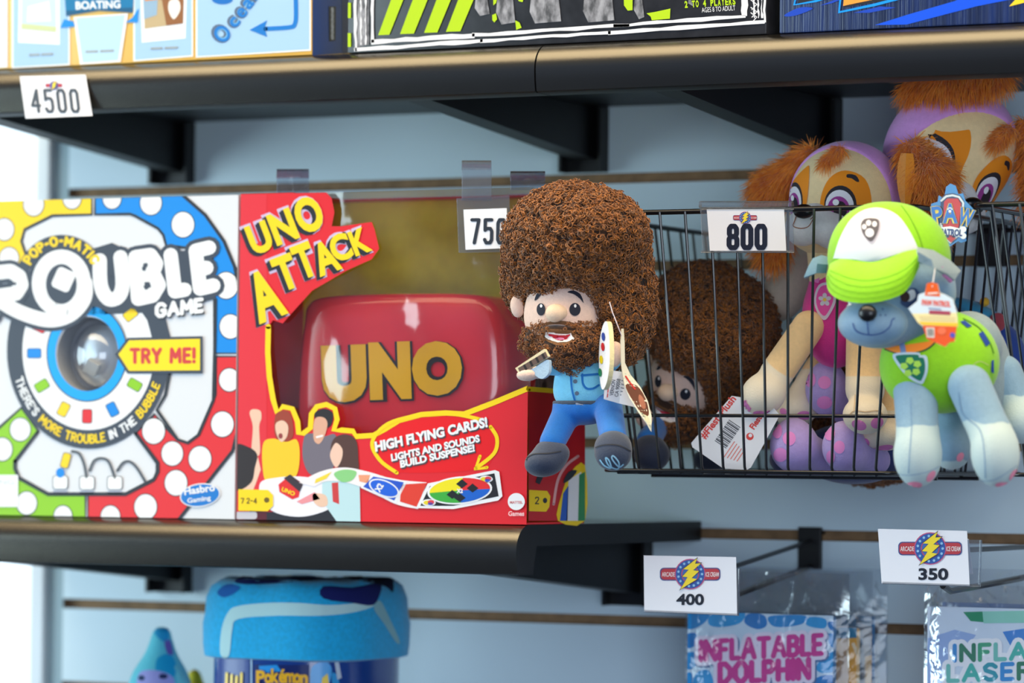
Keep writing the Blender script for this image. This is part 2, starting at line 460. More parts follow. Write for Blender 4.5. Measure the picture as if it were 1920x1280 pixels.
# round-stroke letters (x 0..w, y 0 = base, 1 = top)
SK = {'A': (.8, [[(0, 0), (.4, 1), (.8, 0)], [(.15, .35), (.65, .35)]]), 'B': (.62, [[(0, 0), (0, 1), (.4, 1), (.58, .87), (.55, .65), (.4, .54), (0, .54)], [(.4, .54), (.62, .4), (.62, .14), (.42, 0), (0, 0)]]),
      'C': (.7, [[(.7, .82), (.5, 1), (.2, 1), (0, .75), (0, .25), (.2, 0), (.5, 0), (.7, .18)]]), 'D': (.68, [[(0, 0), (0, 1), (.35, 1), (.68, .7), (.68, .3), (.35, 0), (0, 0)]]),
      'E': (.55, [[(.55, 1), (0, 1), (0, 0), (.55, 0)], [(0, .52), (.45, .52)]]), 'F': (.52, [[(.52, 1), (0, 1), (0, 0)], [(0, .52), (.42, .52)]]),
      'G': (.72, [[(.7, .82), (.5, 1), (.2, 1), (0, .75), (0, .25), (.2, 0), (.5, 0), (.72, .2), (.72, .45), (.45, .45)]]), 'H': (.65, [[(0, 0), (0, 1)], [(.65, 0), (.65, 1)], [(0, .5), (.65, .5)]]),
      'I': (0.02, [[(0, 0), (0, 1)]]), 'K': (.6, [[(0, 0), (0, 1)], [(.6, 1), (.05, .45), (.62, 0)]]), 'L': (.5, [[(0, 1), (0, 0), (.5, 0)]]),
      'M': (.85, [[(0, 0), (.05, 1), (.42, .35), (.8, 1), (.85, 0)]]), 'N': (.68, [[(0, 0), (0, 1), (.68, 0), (.68, 1)]]), 'O': (.75, [[(.25, 0), (0, .25), (0, .75), (.25, 1), (.5, 1), (.75, .75), (.75, .25), (.5, 0), (.25, 0)]]),
      'P': (.6, [[(0, 0), (0, 1), (.4, 1), (.6, .85), (.6, .6), (.4, .45), (0, .45)]]), 'R': (.6, [[(0, 0), (0, 1), (.4, 1), (.58, .86), (.58, .64), (.4, .5), (0, .5)], [(.3, .5), (.62, 0)]]),
      'S': (.6, [[(.58, .85), (.4, 1), (.18, 1), (0, .82), (.05, .62), (.5, .42), (.6, .2), (.42, 0), (.18, 0), (0, .15)]]), 'T': (.7, [[(0, 1), (.7, 1)], [(.35, 1), (.35, 0)]]),
      'U': (.65, [[(0, 1), (0, .25), (.2, 0), (.45, 0), (.65, .25), (.65, 1)]]), 'V': (.7, [[(0, 1), (.35, 0), (.7, 1)]]), 'W': (1.0, [[(0, 1), (.25, 0), (.5, .75), (.75, 0), (1, 1)]]), 'Y': (.7, [[(0, 1), (.35, .5), (.7, 1)], [(.35, .5), (.35, 0)]]),
      '!': (.02, [[(0, 1), (0, .35)], [(0, .03), (0, 0)]]), "'": (.02, [[(0, 1), (0, .8)]]), '-': (.3, [[(0, .5), (.3, .5)]]), ' ': (.25, []),
      '0': (.45, [[(.1, 0), (0, .14), (0, .86), (.1, 1), (.35, 1), (.45, .86), (.45, .14), (.35, 0), (.1, 0)]]),
      '5': (.45, [[(.43, 1), (.02, 1), (.02, .55), (.1, .62), (.36, .62), (.45, .5), (.45, .14), (.35, 0), (.1, 0), (0, .14)]]),
      '7': (.45, [[(0, 1), (.45, 1), (.18, 0)]]), '4': (.5, [[(.38, 0), (.38, 1), (0, .28), (.5, .28)]]), '2': (.45, [[(0, .82), (.1, 1), (.36, 1), (.45, .85), (.42, .62), (0, 0), (.45, 0)]]),
      '8': (.45, [[(.1, 0), (0, .12), (0, .4), (.1, .52), (.35, .52), (.45, .4), (.45, .12), (.35, 0), (.1, 0)], [(.1, .52), (.02, .64), (.02, .88), (.12, 1), (.33, 1), (.43, .88), (.43, .64), (.35, .52)]])}
def skel(s, gap=.28):
    x = 0; out = []
    for ch in s:
        w, st = SK[ch]
        out.append((x, [[(x + a, b) for a, b in l] for l in st])); x += w + gap
    return out, max(x - gap, .01)

class Art:
    """flat or draped print: shapes given as points of the photograph, laid on a real surface"""
    def __init__(s, mapper, clip=None, fine=0, rough=.38):
        s.map = mapper; s.clip = clip; s.fine = fine; s.mb = MB(); s.rough = rough
    def _ink(s, col): return col if isinstance(col, bpy.types.Material) else ink(col, s.rough)
    def tris(s, pts, faces, col, layer):
        s.mb.add([s.map(p[0], p[1], layer) for p in pts], faces, s._ink(col))
    def poly(s, pts, col, layer=1):
        if s.clip: pts = clip_poly(list(pts), s.clip)
        if len(pts) < 3: return
        if s.fine:
            P = []
            for a, b in zip(pts, pts[1:] + pts[:1]):
                k = max(1, int(math.hypot(b[0] - a[0], b[1] - a[1]) / s.fine)); P += [(a[0] + (b[0] - a[0]) * i / k, a[1] + (b[1] - a[1]) * i / k) for i in range(k)]
            n = len(P); x0, x1 = min(p[0] for p in P), max(p[0] for p in P); y0, y1 = min(p[1] for p in P), max(p[1] for p in P)
            inner = []
            y = y0 + s.fine * .5
            while y < y1:
                x = x0 + s.fine * .5
                while x < x1: inner.append((x, y)); x += s.fine
                y += s.fine
            r = delaunay_2d_cdt([Vector(p) for p in P + inner], [], [list(range(n))], 1, 1e-4)
            s.tris([(p.x, p.y) for p in r[0]], [tuple(q) for q in r[2]], col, layer)
        else:
            t = tessellate_polygon([[Vector((p[0], p[1], 0)) for p in pts]])
            s.tris(pts, [tuple(q) for q in t], col, layer)
    def strip(s, A, B, col, layer=1, closed=False):
        """ribbon between two lines of the same length"""
        n = len(A); k = n if closed else n - 1
        if s.clip:
            for i in range(k):
                j = (i + 1) % n; s.poly([A[i], A[j], B[j], B[i]], col, layer)
            return
        s.tris(list(A) + list(B), [(i, (i + 1) % n, n + (i + 1) % n, n + i) for i in range(k)], col, layer)
    def ring(s, cx, cy, rx, ry, rx2, ry2, col, layer=1, n=48, a0=0, a1=360):
        full = abs(a1 - a0) >= 360
        s.strip(circ(cx, cy, rx, ry, n, 0, a0, a1), circ(cx, cy, rx2, ry2, n, 0, a0, a1), col, layer, full)
    def stroke(s, pts, w, col, layer=1, closed=False, ends=True):
        pts = list(pts)
        if s.fine:
            q = []
            L = zip(pts, pts[1:] + (pts[:1] if closed else []))
            for a, b in L:
                k = max(1, int(math.hypot(b[0] - a[0], b[1] - a[1]) / s.fine)); q += [(a[0] + (b[0] - a[0]) * i / k, a[1] + (b[1] - a[1]) * i / k) for i in range(k)]
            if not closed: q.append(pts[-1])
            pts = q
        n = len(pts); A = []; B = []
        fl, s.fine = s.fine, 0
        for i in range(n):
            a = pts[(i - 1) % n] if (closed or i) else pts[i]; b = pts[(i + 1) % n] if (closed or i < n - 1) else pts[i]
            dx, dy = b[0] - a[0], b[1] - a[1]; L = math.hypot(dx, dy) or 1; A.append((pts[i][0] - dy / L * w / 2, pts[i][1] + dx / L * w / 2)); B.append((pts[i][0] + dy / L * w / 2, pts[i][1] - dx / L * w / 2))
        if n > 1: s.strip(A, B, col, layer, closed)
        if ends and not closed:
            for p in (pts[0], pts[-1]): s.poly(circ(p[0], p[1], w / 2, w / 2, 10), col, layer)
        s.fine = fl
    def poly_stroke(s, pts, w, col, layer=1, closed=False):
        """round-jointed heavy stroke"""
        L = list(zip(pts, pts[1:])) + ([(pts[-1], pts[0])] if closed else [])
        fl, s.fine = s.fine, 0
        for a, b in L:
            d = math.hypot(b[0] - a[0], b[1] - a[1]) or 1; nx, ny = -(b[1] - a[1]) / d * w / 2, (b[0] - a[0]) / d * w / 2
            s.k_ = (getattr(s, 'k_', 0) + 1) % 40
            s.poly([(a[0] + nx, a[1] + ny), (b[0] + nx, b[1] + ny), (b[0] - nx, b[1] - ny), (a[0] - nx, a[1] - ny)], col, layer + .02 * s.k_)
        for p in pts:
            s.k_ = (getattr(s, 'k_', 0) + 1) % 40; s.poly(circ(p[0], p[1], w / 2, w / 2, 12), col, layer + .02 * s.k_)
        s.fine = fl
    def text(s, t, x, y, w, h, col, layer=1, rot=0, shear=0, bold=.0, dx=0, dy=0, anchor='l', warp=None):
        """lettering whose base starts at x,y; w = total width, h = capital height; rot in degrees, counter-clockwise"""
        v, f = glyph_mesh(t, bold)
        if not v: return
        x0, x1 = min(p[0] for p in v), max(p[0] for p in v)
        cap = glyph_mesh('H', bold)[0]; ch = max(p[1] for p in cap) - min(p[1] for p in cap); cb = min(p[1] for p in cap)
        c, sn = math.cos(R_(rot)), math.sin(R_(rot)); out = []
        for p in v:
            u = (p[0] - x0) / (x1 - x0) * w; q = (p[1] - cb) / ch * h
            if anchor == 'c': u -= w / 2
            u += q * shear
            if warp: X, Yv = warp(u, q)
            else: X, Yv = x + u * c - q * sn, y - (u * sn + q * c)
            out.append((X + dx, Yv + dy))
        s.tris(out, f, col, layer)
    def stext(s, t, x, y, w, h, sw, col, layer=1, rot=0, gap=.28, warp=None, only=None, anchor='l'):
        L, tot = skel(t, gap); c, sn = math.cos(R_(rot)), math.sin(R_(rot))
        for i, (_, st) in enumerate(L):
            cc = col[i] if isinstance(col, list) else col
            for l in st:
                o = []
                for a, b in l:
                    u, q = a / tot * w, b * h
                    if anchor == 'c': u -= w / 2
                    o.append(warp(u, q) if warp else (x + u * c - q * sn, y - (u * sn + q * c)))
                s.poly_stroke(o, sw, cc, layer)
    def build(s, name, parent, label=None):
        o = mesh_from(name, s.mb.v, s.mb.f, s.mb.mats, s.mb.m, parent, bool(s.fine), label); return o
EPS = .00012
def plane_y(Y, eps=EPS, off=.0003):
    return lambda x, y, k: W(x, y, Y - off - k * eps)
def plane_x(X, eps=EPS, off=.0003):
    return lambda x, y, k: WX(x, y, X + off + k * eps)
def plane_pts(a, b, c, eps=EPS, off=.0003):
    """plane through three points, lifted towards the camera"""
    n = (b - a).cross(c - a).normalized()
    if n.dot(CAM - a) < 0: n = -n
    def f(x, y, k):
        d = ray(x, y); p0 = a + n * (off + k * eps); t = (p0 - CAM).dot(n) / d.dot(n); return CAM + d * t
    return f
def draped(tree, centre, eps=.00012, off=.0004):
    centre = Vector(centre)
    def f(x, y, k):
        d = ray(x, y).normalized(); loc, nrm, i, dist = tree.ray_cast(CAM, d)
        if loc is None:
            p = CAM + d * (centre - CAM).dot(d); loc, nrm, i, dist = tree.find_nearest(p)
        if nrm.dot(d) > 0: nrm = -nrm
        return loc + nrm * (off + k * eps)
    return f
# ------------------------------------------------------------------ the setting: slatted wall, window at its left end
WHITE_LAM = mat('white_laminate', (212, 232, 242), .42, bump=.05, bscale=60)
MDF = mat('slot_fibreboard', (150, 118, 84), .8, vary=.15, vscale=80)
JAMB = mat('painted_jamb', (222, 232, 240), .4); JAMB2 = mat('grey_jamb', (150, 178, 190), .45)
BLACK = mat('black_powder_coat', (11, 12, 15), .5, bump=.12, bscale=1600)
SATIN = mat('charcoal_satin_steel', (90, 87, 80), .2, metal=.95, bump=.1, bscale=2200)
xl = W(124, 700, 0).x; xr = 0.35
z_ref = W(1400, 1001, 0).z; SP = .0778
b = MB()
prof = []
zs = [z_ref + SP * k for k in range(-5, 9)]
z = zs[0] - SP / 2; prof.append((0, z))
gi = []
for zz in zs:
    prof += [(0, zz - .0046), (.007, zz - .0052), (.007, zz + .0052), (0, zz + .0046)]; 
prof.append((0, zs[-1] + SP / 2))
for i in range(len(prof) - 1):
    (ya, za), (yb, zb) = prof[i], prof[i + 1]
    b.add([(xl, ya, za), (xr, ya, za), (xr, yb, zb), (xl, yb, zb)], [(0, 1, 2, 3)], WHITE_LAM if (i % 4 == 0) else MDF)
zlo, zhi = prof[0][1], prof[-1][1]
b.add([(xl, .02, zlo), (xr, .02, zlo), (xr, .02, zhi), (xl, .02, zhi)], [(3, 2, 1, 0)], MDF)
b.add([(xl, 0, zlo), (xl, .02, zlo), (xl, .02, zhi), (xl, 0, zhi)], [(3, 2, 1, 0)], MDF)
tag(b.build('wall_back'), kind='structure')
# window beside the wall
def wx(px): return W(px, 700, 0).x
wr = thing('window_1', None, None, (wx(60), 0, zlo)); tag(wr, kind='structure'); del_keys = [k for k in ('label', 'category') if k in wr]
b = MB(); b.box((wx(66), -.004, zlo), (wx(92), .05, zhi), JAMB, .002); b.build('window_frame', wr)
b = MB(); b.box((wx(92) + .0005, .004, zlo), (wx(124) - .0008, .05, zhi), JAMB2, .001); b.build('jamb_liner', wr)
b = MB(); b.box((wx(50), .012, zlo), (wx(66) - .0005, .05, zhi), JAMB2, .001); b.build('jamb_stop', wr)
b = MB(); b.box((wx(50) - .9, .03, zlo), (wx(50) - .0005, .034, zhi), clear_film('window_glass', .02)); b.build('pane', wr)

# ------------------------------------------------------------------ shelves
YF = -.352
zt = W(1003, 84, YF + .012).z + .0005
zm = W(700, 979, YF + .01).z
def shelf_board(x0, x1, z, parent):
    pts = [(0, 0)]
    pts += [(-.330 - .022 * math.sin(R_(a)), -.021 + .021 * math.cos(R_(a))) for a in range(0, 91, 9)]
    pts += [(-.3515, -.030), (-.3500, -.0385), (-.3470, -.0395), (-.322, -.0395), (-.320, -.030), (-.316, -.017), (0, -.017)]
    n = len(pts)
    b = MB(); v = [(x, y, z + q) for x in (x0, x1) for y, q in pts]
    b.add(v, [(i, (i + 1) % n, n + (i + 1) % n, n + i) for i in range(13)], SATIN); b.add(v, [(i, (i + 1) % n, n + (i + 1) % n, n + i) for i in range(13, n)], BLACK)
    for k in (0, n):
        t = tessellate_polygon([[Vector((p[0], p[1], 0)) for p in pts]])
        b.add([v[i + k] for i in range(n)], [tuple(q) for q in t], BLACK)
    o = b.build('shelf_board', parent, True); return o
def bracket(px, z, parent):
    x = W(px, 300, 0).x
    b = MB()
    b.prism([(x - .011, -.338, z - .0175), (x - .011, -.338, z - .036), (x - .011, -.0025, z - .064), (x - .011, -.0025, z - .0175)], (.022, 0, 0), BLACK)
    b.box((x - .0215, -.0030, z - .075), (x + .0215, -.0002, z - .0175), BLACK, .0008)
    for s in (-1, 1): b.box((x + s * .0195 - .0012, -.016, z - .075), (x + s * .0195 + .0012, -.003, z - .0175), BLACK)
    b.build('bracket', parent)
seam = W(1003, 120, YF).x
SH = 'black steel shelves on the slatted wall'
def shelf(label, x0, x1, z, br):
    r = thing('display_shelf', label, 'shelf', ((x0 + x1) / 2, 0, z - .075), SH)
    shelf_board(x0, x1, z, r)
    for p in br: bracket(p, z, r)
    return r
shelf('black steel upper shelf left of the seam, under the pale blue box', W(-330, 100, YF).x, seam - .0007, zt, (330, 1101))
shelf('black steel upper shelf right of the seam, under the navy box', seam + .0007, W(2250, 100, YF).x, zt, (1537,))
shelf('black steel middle shelf carrying the two game boxes', W(-330, 1000, YF).x, W(968, 1020, YF).x, zm, (335, 1190))
zb = zm - .335
shelf('black steel lowest shelf under the blue fleece roll, mostly below the frame', W(-330, 1000, YF).x, W(968, 1020, YF).x, zb, (335, 1190))

# ------------------------------------------------------------------ boxes on the upper shelf
YB = -.334
def carton(root, x0, x1, y0, y1, z0, z1, m, bev=.0012, name='carton'):
    b = MB(); b.box((x0, y0, z0), (x1, y1, z1), m, bev); return b.build(name, root, True)
def rect_px(x0, x1, z0, z1, Y):
    """the corners of a front face as points of the photograph (for clipping the print)"""
    out = []
    for x, z in ((x0, z1), (x1, z1), (x1, z0), (x0, z0)):
        v = Vector((x, Y, z)) - CAM; d = v.dot(CF); out.append((960 + FPX * v.dot(CR) / d, 640 - FPX * v.dot(CU) / d))
    return out
GR = 'game boxes on the upper shelf'
def ocean_box():
    x1 = W(585, 60, YB).x; x0 = x1 - .32; y1 = YB + .068; z0, z1 = zt + .0003, zt + .27
    r = thing('game_box', 'pale blue and orange game box with picture cards on upper shelf', 'box', ((x0 + x1) / 2, (YB + y1) / 2, z0), GR)
    carton(r, x0, x1, YB, y1, z0, z1, mat('orange_card', (250, 196, 92), .4))
    a = Art(plane_y(YB), rect_px(x0, x1, z0, z1, YB))
    LB = (168, 204, 236); WH = (245, 248, 250); BL = (20, 120, 205)
    def panel(p, c=LB):
        a.poly(p, WH, 1); cx = sum(q[0] for q in p) / len(p); cy = sum(q[1] for q in p) / len(p)
        a.poly([(q[0] + (3 if q[0] < cx else -3), q[1] + (3 if q[1] < cy else -3)) for q in p], c, 2)
    panel([(-80, -60), (14, -60), (14, 126), (-80, 132)], (225, 240, 250)); panel([(22, -60), (131, -60), (131, 122), (22, 128)])
    panel([(250, -60), (362, -60), (362, 106), (250, 115)]); panel([(367, -60), (583, -60), (583, 95), (367, 108)])
    a.poly([(36, -60), (112, -60), (112, 84), (34, 80)], WH, 3); a.poly([(42, -60), (104, -60), (105, 58), (40, 54)], (200, 226, 240), 4)
    a.poly([(40, 44), (105, 50), (105, 60), (40, 54)], (206, 214, 160), 5); a.poly([(52, 12), (92, 2), (96, 40), (50, 42)], (236, 244, 250), 5)
    a.poly([(138, 32), (240, 25), (226, 116), (150, 121)], WH, 3); a.poly([(143, 34), (234, 28), (221, 112), (155, 117)], (186, 220, 244), 4)
    a.poly([(118, -60), (254, -60), (249, 24), (185, 20), (124, 30)], (14, 118, 170), 5); a.poly([(124, 20), (249, 14), (249, 24), (185, 20), (124, 30)], (20, 88, 130), 6)
    a.poly([(113, 52), (120, 36), (138, 40), (140, 50)], (20, 140, 225), 5); a.poly([(235, 42), (248, 33), (260, 15), (258, 42)], (20, 140, 225), 5)
    a.text('BOATING', 142, 18, 84, 15, WH, 7, rot=2, bold=.03)
    a.poly([(262, -60), (352, -60), (348, 72), (266, 80)], WH, 3); a.poly([(268, -60), (345, -60), (343, 44), (271, 54)], (196, 172, 130), 4)
    a.poly([(300, -20), (345, -22), (343, 44), (312, 48)], (150, 96, 50), 5); a.poly([(268, -10), (296, -8), (294, 28), (270, 36)], (150, 180, 205), 5)
    a.poly(curve([(318, 2), (334, 0), (338, 18), (326, 36), (316, 20)]), (244, 238, 228), 6)
    a.poly([(272, 2), (345, -6), (345, -14), (270, -8)], (235, 150, 60), 6)
    for x, y, w in ((56, 106, 42), (162, 100, 50), (284, 94, 48)): [a.stroke([(x + w * p, y - 3 - p * 2), (x + w * q, y - 3 - q * 2)], 4, (160, 168, 172), 5) for p, q in ((0, .4), (.55, 1))]
    a.stroke(curve([(553, -40), (555, 20), (553, 44), (543, 51), (498, 54)], 6, False), 8, BL, 4); a.poly([(468, 56), (501, 38), (496, 53), (501, 69)], BL, 4)
    a.poly(circ(417, -2, 20, 10), (22, 110, 195), 4)
    ang = 49
    for t, x, y, w, h in (('O', 419, 84, 28, 31), ('c', 441, 54, 17, 26), ('e', 455, 36, 17, 26), ('a', 467, 19, 17, 26), ('n', 480, 2, 17, 26)):
        a.text(t, x - 2, y + 3, w + 4, h + 6, (92, 108, 132), 4, rot=ang, bold=.10)
    for t, x, y, w, h in (('O', 419, 84, 28, 31), ('c', 441, 54, 17, 26), ('e', 455, 36, 17, 26), ('a', 467, 19, 17, 26), ('n', 480, 2, 17, 26)):
        a.text(t, x, y, w, h, (120, 190, 240), 5, rot=ang, bold=.05); a.text(t, x, y, w, h, BL, 6, rot=ang, bold=.02)
    a.build('printed_front', r)
    s = Art(plane_x(x1)); q = [(586, -60), (656, -60), (656, 99), (586, 104)]
    s.poly(q, (12, 62, 140), 0); s.poly([(640, -60), (656, -60), (656, 99), (642, 101)], (10, 36, 96), 1)
    s.poly([(616, 12), (630, 12), (629, 76), (617, 78)], (10, 14, 26), 2); [s.stroke([(623, 16 + i * 10), (623.5, 22 + i * 10)], 5, (200, 206, 212), 3) for i in range(6)]
    s.build('printed_side', r, 'dark blue printed end')
ocean_box()
def black_box():
    x0 = W(652, 60, YB).x; x1 = W(1437, 40, YB).x; y1 = YB + .06; z0, z1 = zt + .0003, zt + .27
    r = thing('game_box', 'black game box with lime stripes and chalk border on upper shelf', 'box', ((x0 + x1) / 2, (YB + y1) / 2, z0), GR)
    carton(r, x0, x1, YB, y1, z0, z1, mat('black_card', (50, 50, 54), .34, vary=.25, vscale=70))
    a = Art(plane_y(YB), rect_px(x0, x1, z0, z1, YB)); WH = (232, 232, 236); LM = (182, 216, 14); GRG = mat('chalk_print', (74, 74, 78), .5, col2=(165, 165, 172), vscale=170, stretch=(1, 1, .5))
    rng = random.Random(4)
    def rough(p0, p1, w, k=9):
        up = []; dn = []
        for i in range(k + 1):
            t = i / k; x = p0[0] + (p1[0] - p0[0]) * t; y = p0[1] + (p1[1] - p0[1]) * t
            if abs(p1[0] - p0[0]) > abs(p1[1] - p0[1]): up.append((x, y - w / 2 + rng.uniform(-1.6, 1.2))); dn.append((x, y + w / 2 + rng.uniform(-1.2, 1.6)))
            else: up.append((x - w / 2 + rng.uniform(-1.4, 1.2), y)); dn.append((x + w / 2 + rng.uniform(-1.2, 1.4), y))
        a.strip(up, dn, WH, 4)
    rough((664, 94), (905, 76), 7); rough((900, 77), (1145, 60), 6); rough((1140, 62), (1434, 41), 7)
    rough((696, 79), (890, 66), 8); rough((885, 66), (1180, 47), 6); rough((1150, 49), (1398, 30), 6)
    rough((666, -60), (667, 96), 5); rough((697, -60), (698, 80), 5); rough((1395, -60), (1396, 30), 12); rough((1433, -60), (1434, 42), 4)
    for x in (676, 685): rough((x, -50), (x + 1, 84), 2.4, 20)
    a.poly([(670, -60), (692, -60), (692, 84), (670, 88)], GRG, 2)
    for i, x in enumerate((1412, 1420, 1427)):
        rough((x, -40), (x + 2, 34), 2.2, 12)
    for y in (0, 14, 24): a.stroke([(1408, y), (1419, y + 8), (1410, y + 18)], 2, WH, 5)
    for bx, w in ((709, 21), (750, 26), (795, 25), (836, 27)):
        a.poly([(bx, 66 - (bx - 709) * .05), (bx + w, 65 - (bx - 709) * .05), (bx + w + 50, -60), (bx + 50 - 4, -60)], LM, 3)
    for x0_, x1_, y1_ in ((930, 966, 46), (993, 1052, 44), (1093, 1152, 42), (1188, 1208, 36), (890, 918, 30), (1290, 1300, 12)):
        a.poly([(x0_ + 8, -60), (x1_, -60), (x1_ - 4, 0), (x1_, y1_ - 4), (x0_ + 10, y1_), (x0_, y1_ * .5)], GRG, 2)
    for p in ([(923, 28), (930, 25), (932, 36), (927, 42), (923, 38)], [(924, -20), (936, -20), (930, 6), (925, 10)], [(966, 38), (974, 42), (978, 52), (968, 56)], [(970, -10), (984, -14), (980, 4), (972, 2)],
              [(1169, -20), (1186, -20), (1186, 19), (1177, 20), (1170, 10)], [(1212, 25), (1230, 22), (1257, 16), (1256, 35), (1222, 38), (1220, 31)]): a.poly(p, LM, 3)
    a.poly([(652, 5), (658, 5), (658, 34), (652, 34)], LM, 3); a.poly([(652, 62), (658, 62), (658, 88), (652, 88)], LM, 3)
    for ch, x in zip('2 TO 4 PLAYERS', [1284 + 6.9 * i for i in range(14)]):
        if ch != ' ': a.text(ch, x, 15 - (x - 1284) * .065, 5.6, 13, LM, 5, rot=3, bold=.045)
    a.text('AGES 8 TO ADULT', 1316, 23.5, 63, 9, WH, 5, rot=4, bold=.0)
    a.build('printed_front', r)
black_box()
def navy_box():
    x0 = W(1461, 40, YB).x; x1 = x0 + .30; y1 = YB + .09; z0, z1 = zt + .0003, zt + .25
    r = thing('game_box', 'navy corrugated box with bright blue streaks on upper shelf', 'box', ((x0 + x1) / 2, (YB + y1) / 2, z0), GR)
    carton(r, x0, x1, YB, y1, z0, z1, mat('navy_corrugated_card', (18, 44, 104), .42, bump=.6, bscale=260, vary=.3, vscale=60, stretch=(3, 1, .05)))
    a = Art(plane_y(YB), rect_px(x0, x1, z0, z1, YB), rough=.42); B2 = (10, 84, 232); CY = (10, 150, 250)
    a.poly([(1640, 47), (1700, 28), (1790, 2), (1860, -30), (1960, -60), (1990, -20), (1830, 12), (1700, 46)], B2, 1); a.poly(curve([(1472, 27), (1500, 14), (1524, 16), (1496, 28), (1476, 31)]), (24, 70, 190), 1)
    a.poly([(1536, 11), (1575, -4), (1590, -6), (1560, 6)], (24, 70, 190), 1); a.poly([(1600, 24), (1650, 12), (1680, 14), (1630, 24)], (24, 70, 190), 1)
    a.poly([(1496, 8), (1510, -60), (1590, -60), (1562, -6)], (36, 40, 46), 2); a.stroke([(1500, -40), (1489, 9), (1530, 2), (1600, -20)], 4, CY, 3)
    a.poly([(1582, 14), (1590, -60), (1760, -60), (1690, -4)], (36, 40, 46), 2); a.poly([(1581, 11), (1588, -60), (1720, -60), (1672, -8)], (250, 160, 60), 3); a.poly([(1600, 0), (1602, -20), (1616, -20), (1612, -2)], (36, 40, 46), 4)
    a.stroke([(1580, -40), (1573, 23), (1640, 9), (1720, -12)], 5, CY, 4)
    a.poly([(1892, 12), (1906, -3), (1904, -40), (1960, -40), (1940, 0)], (252, 214, 40), 2)
    a.build('printed_front', r)
navy_box()
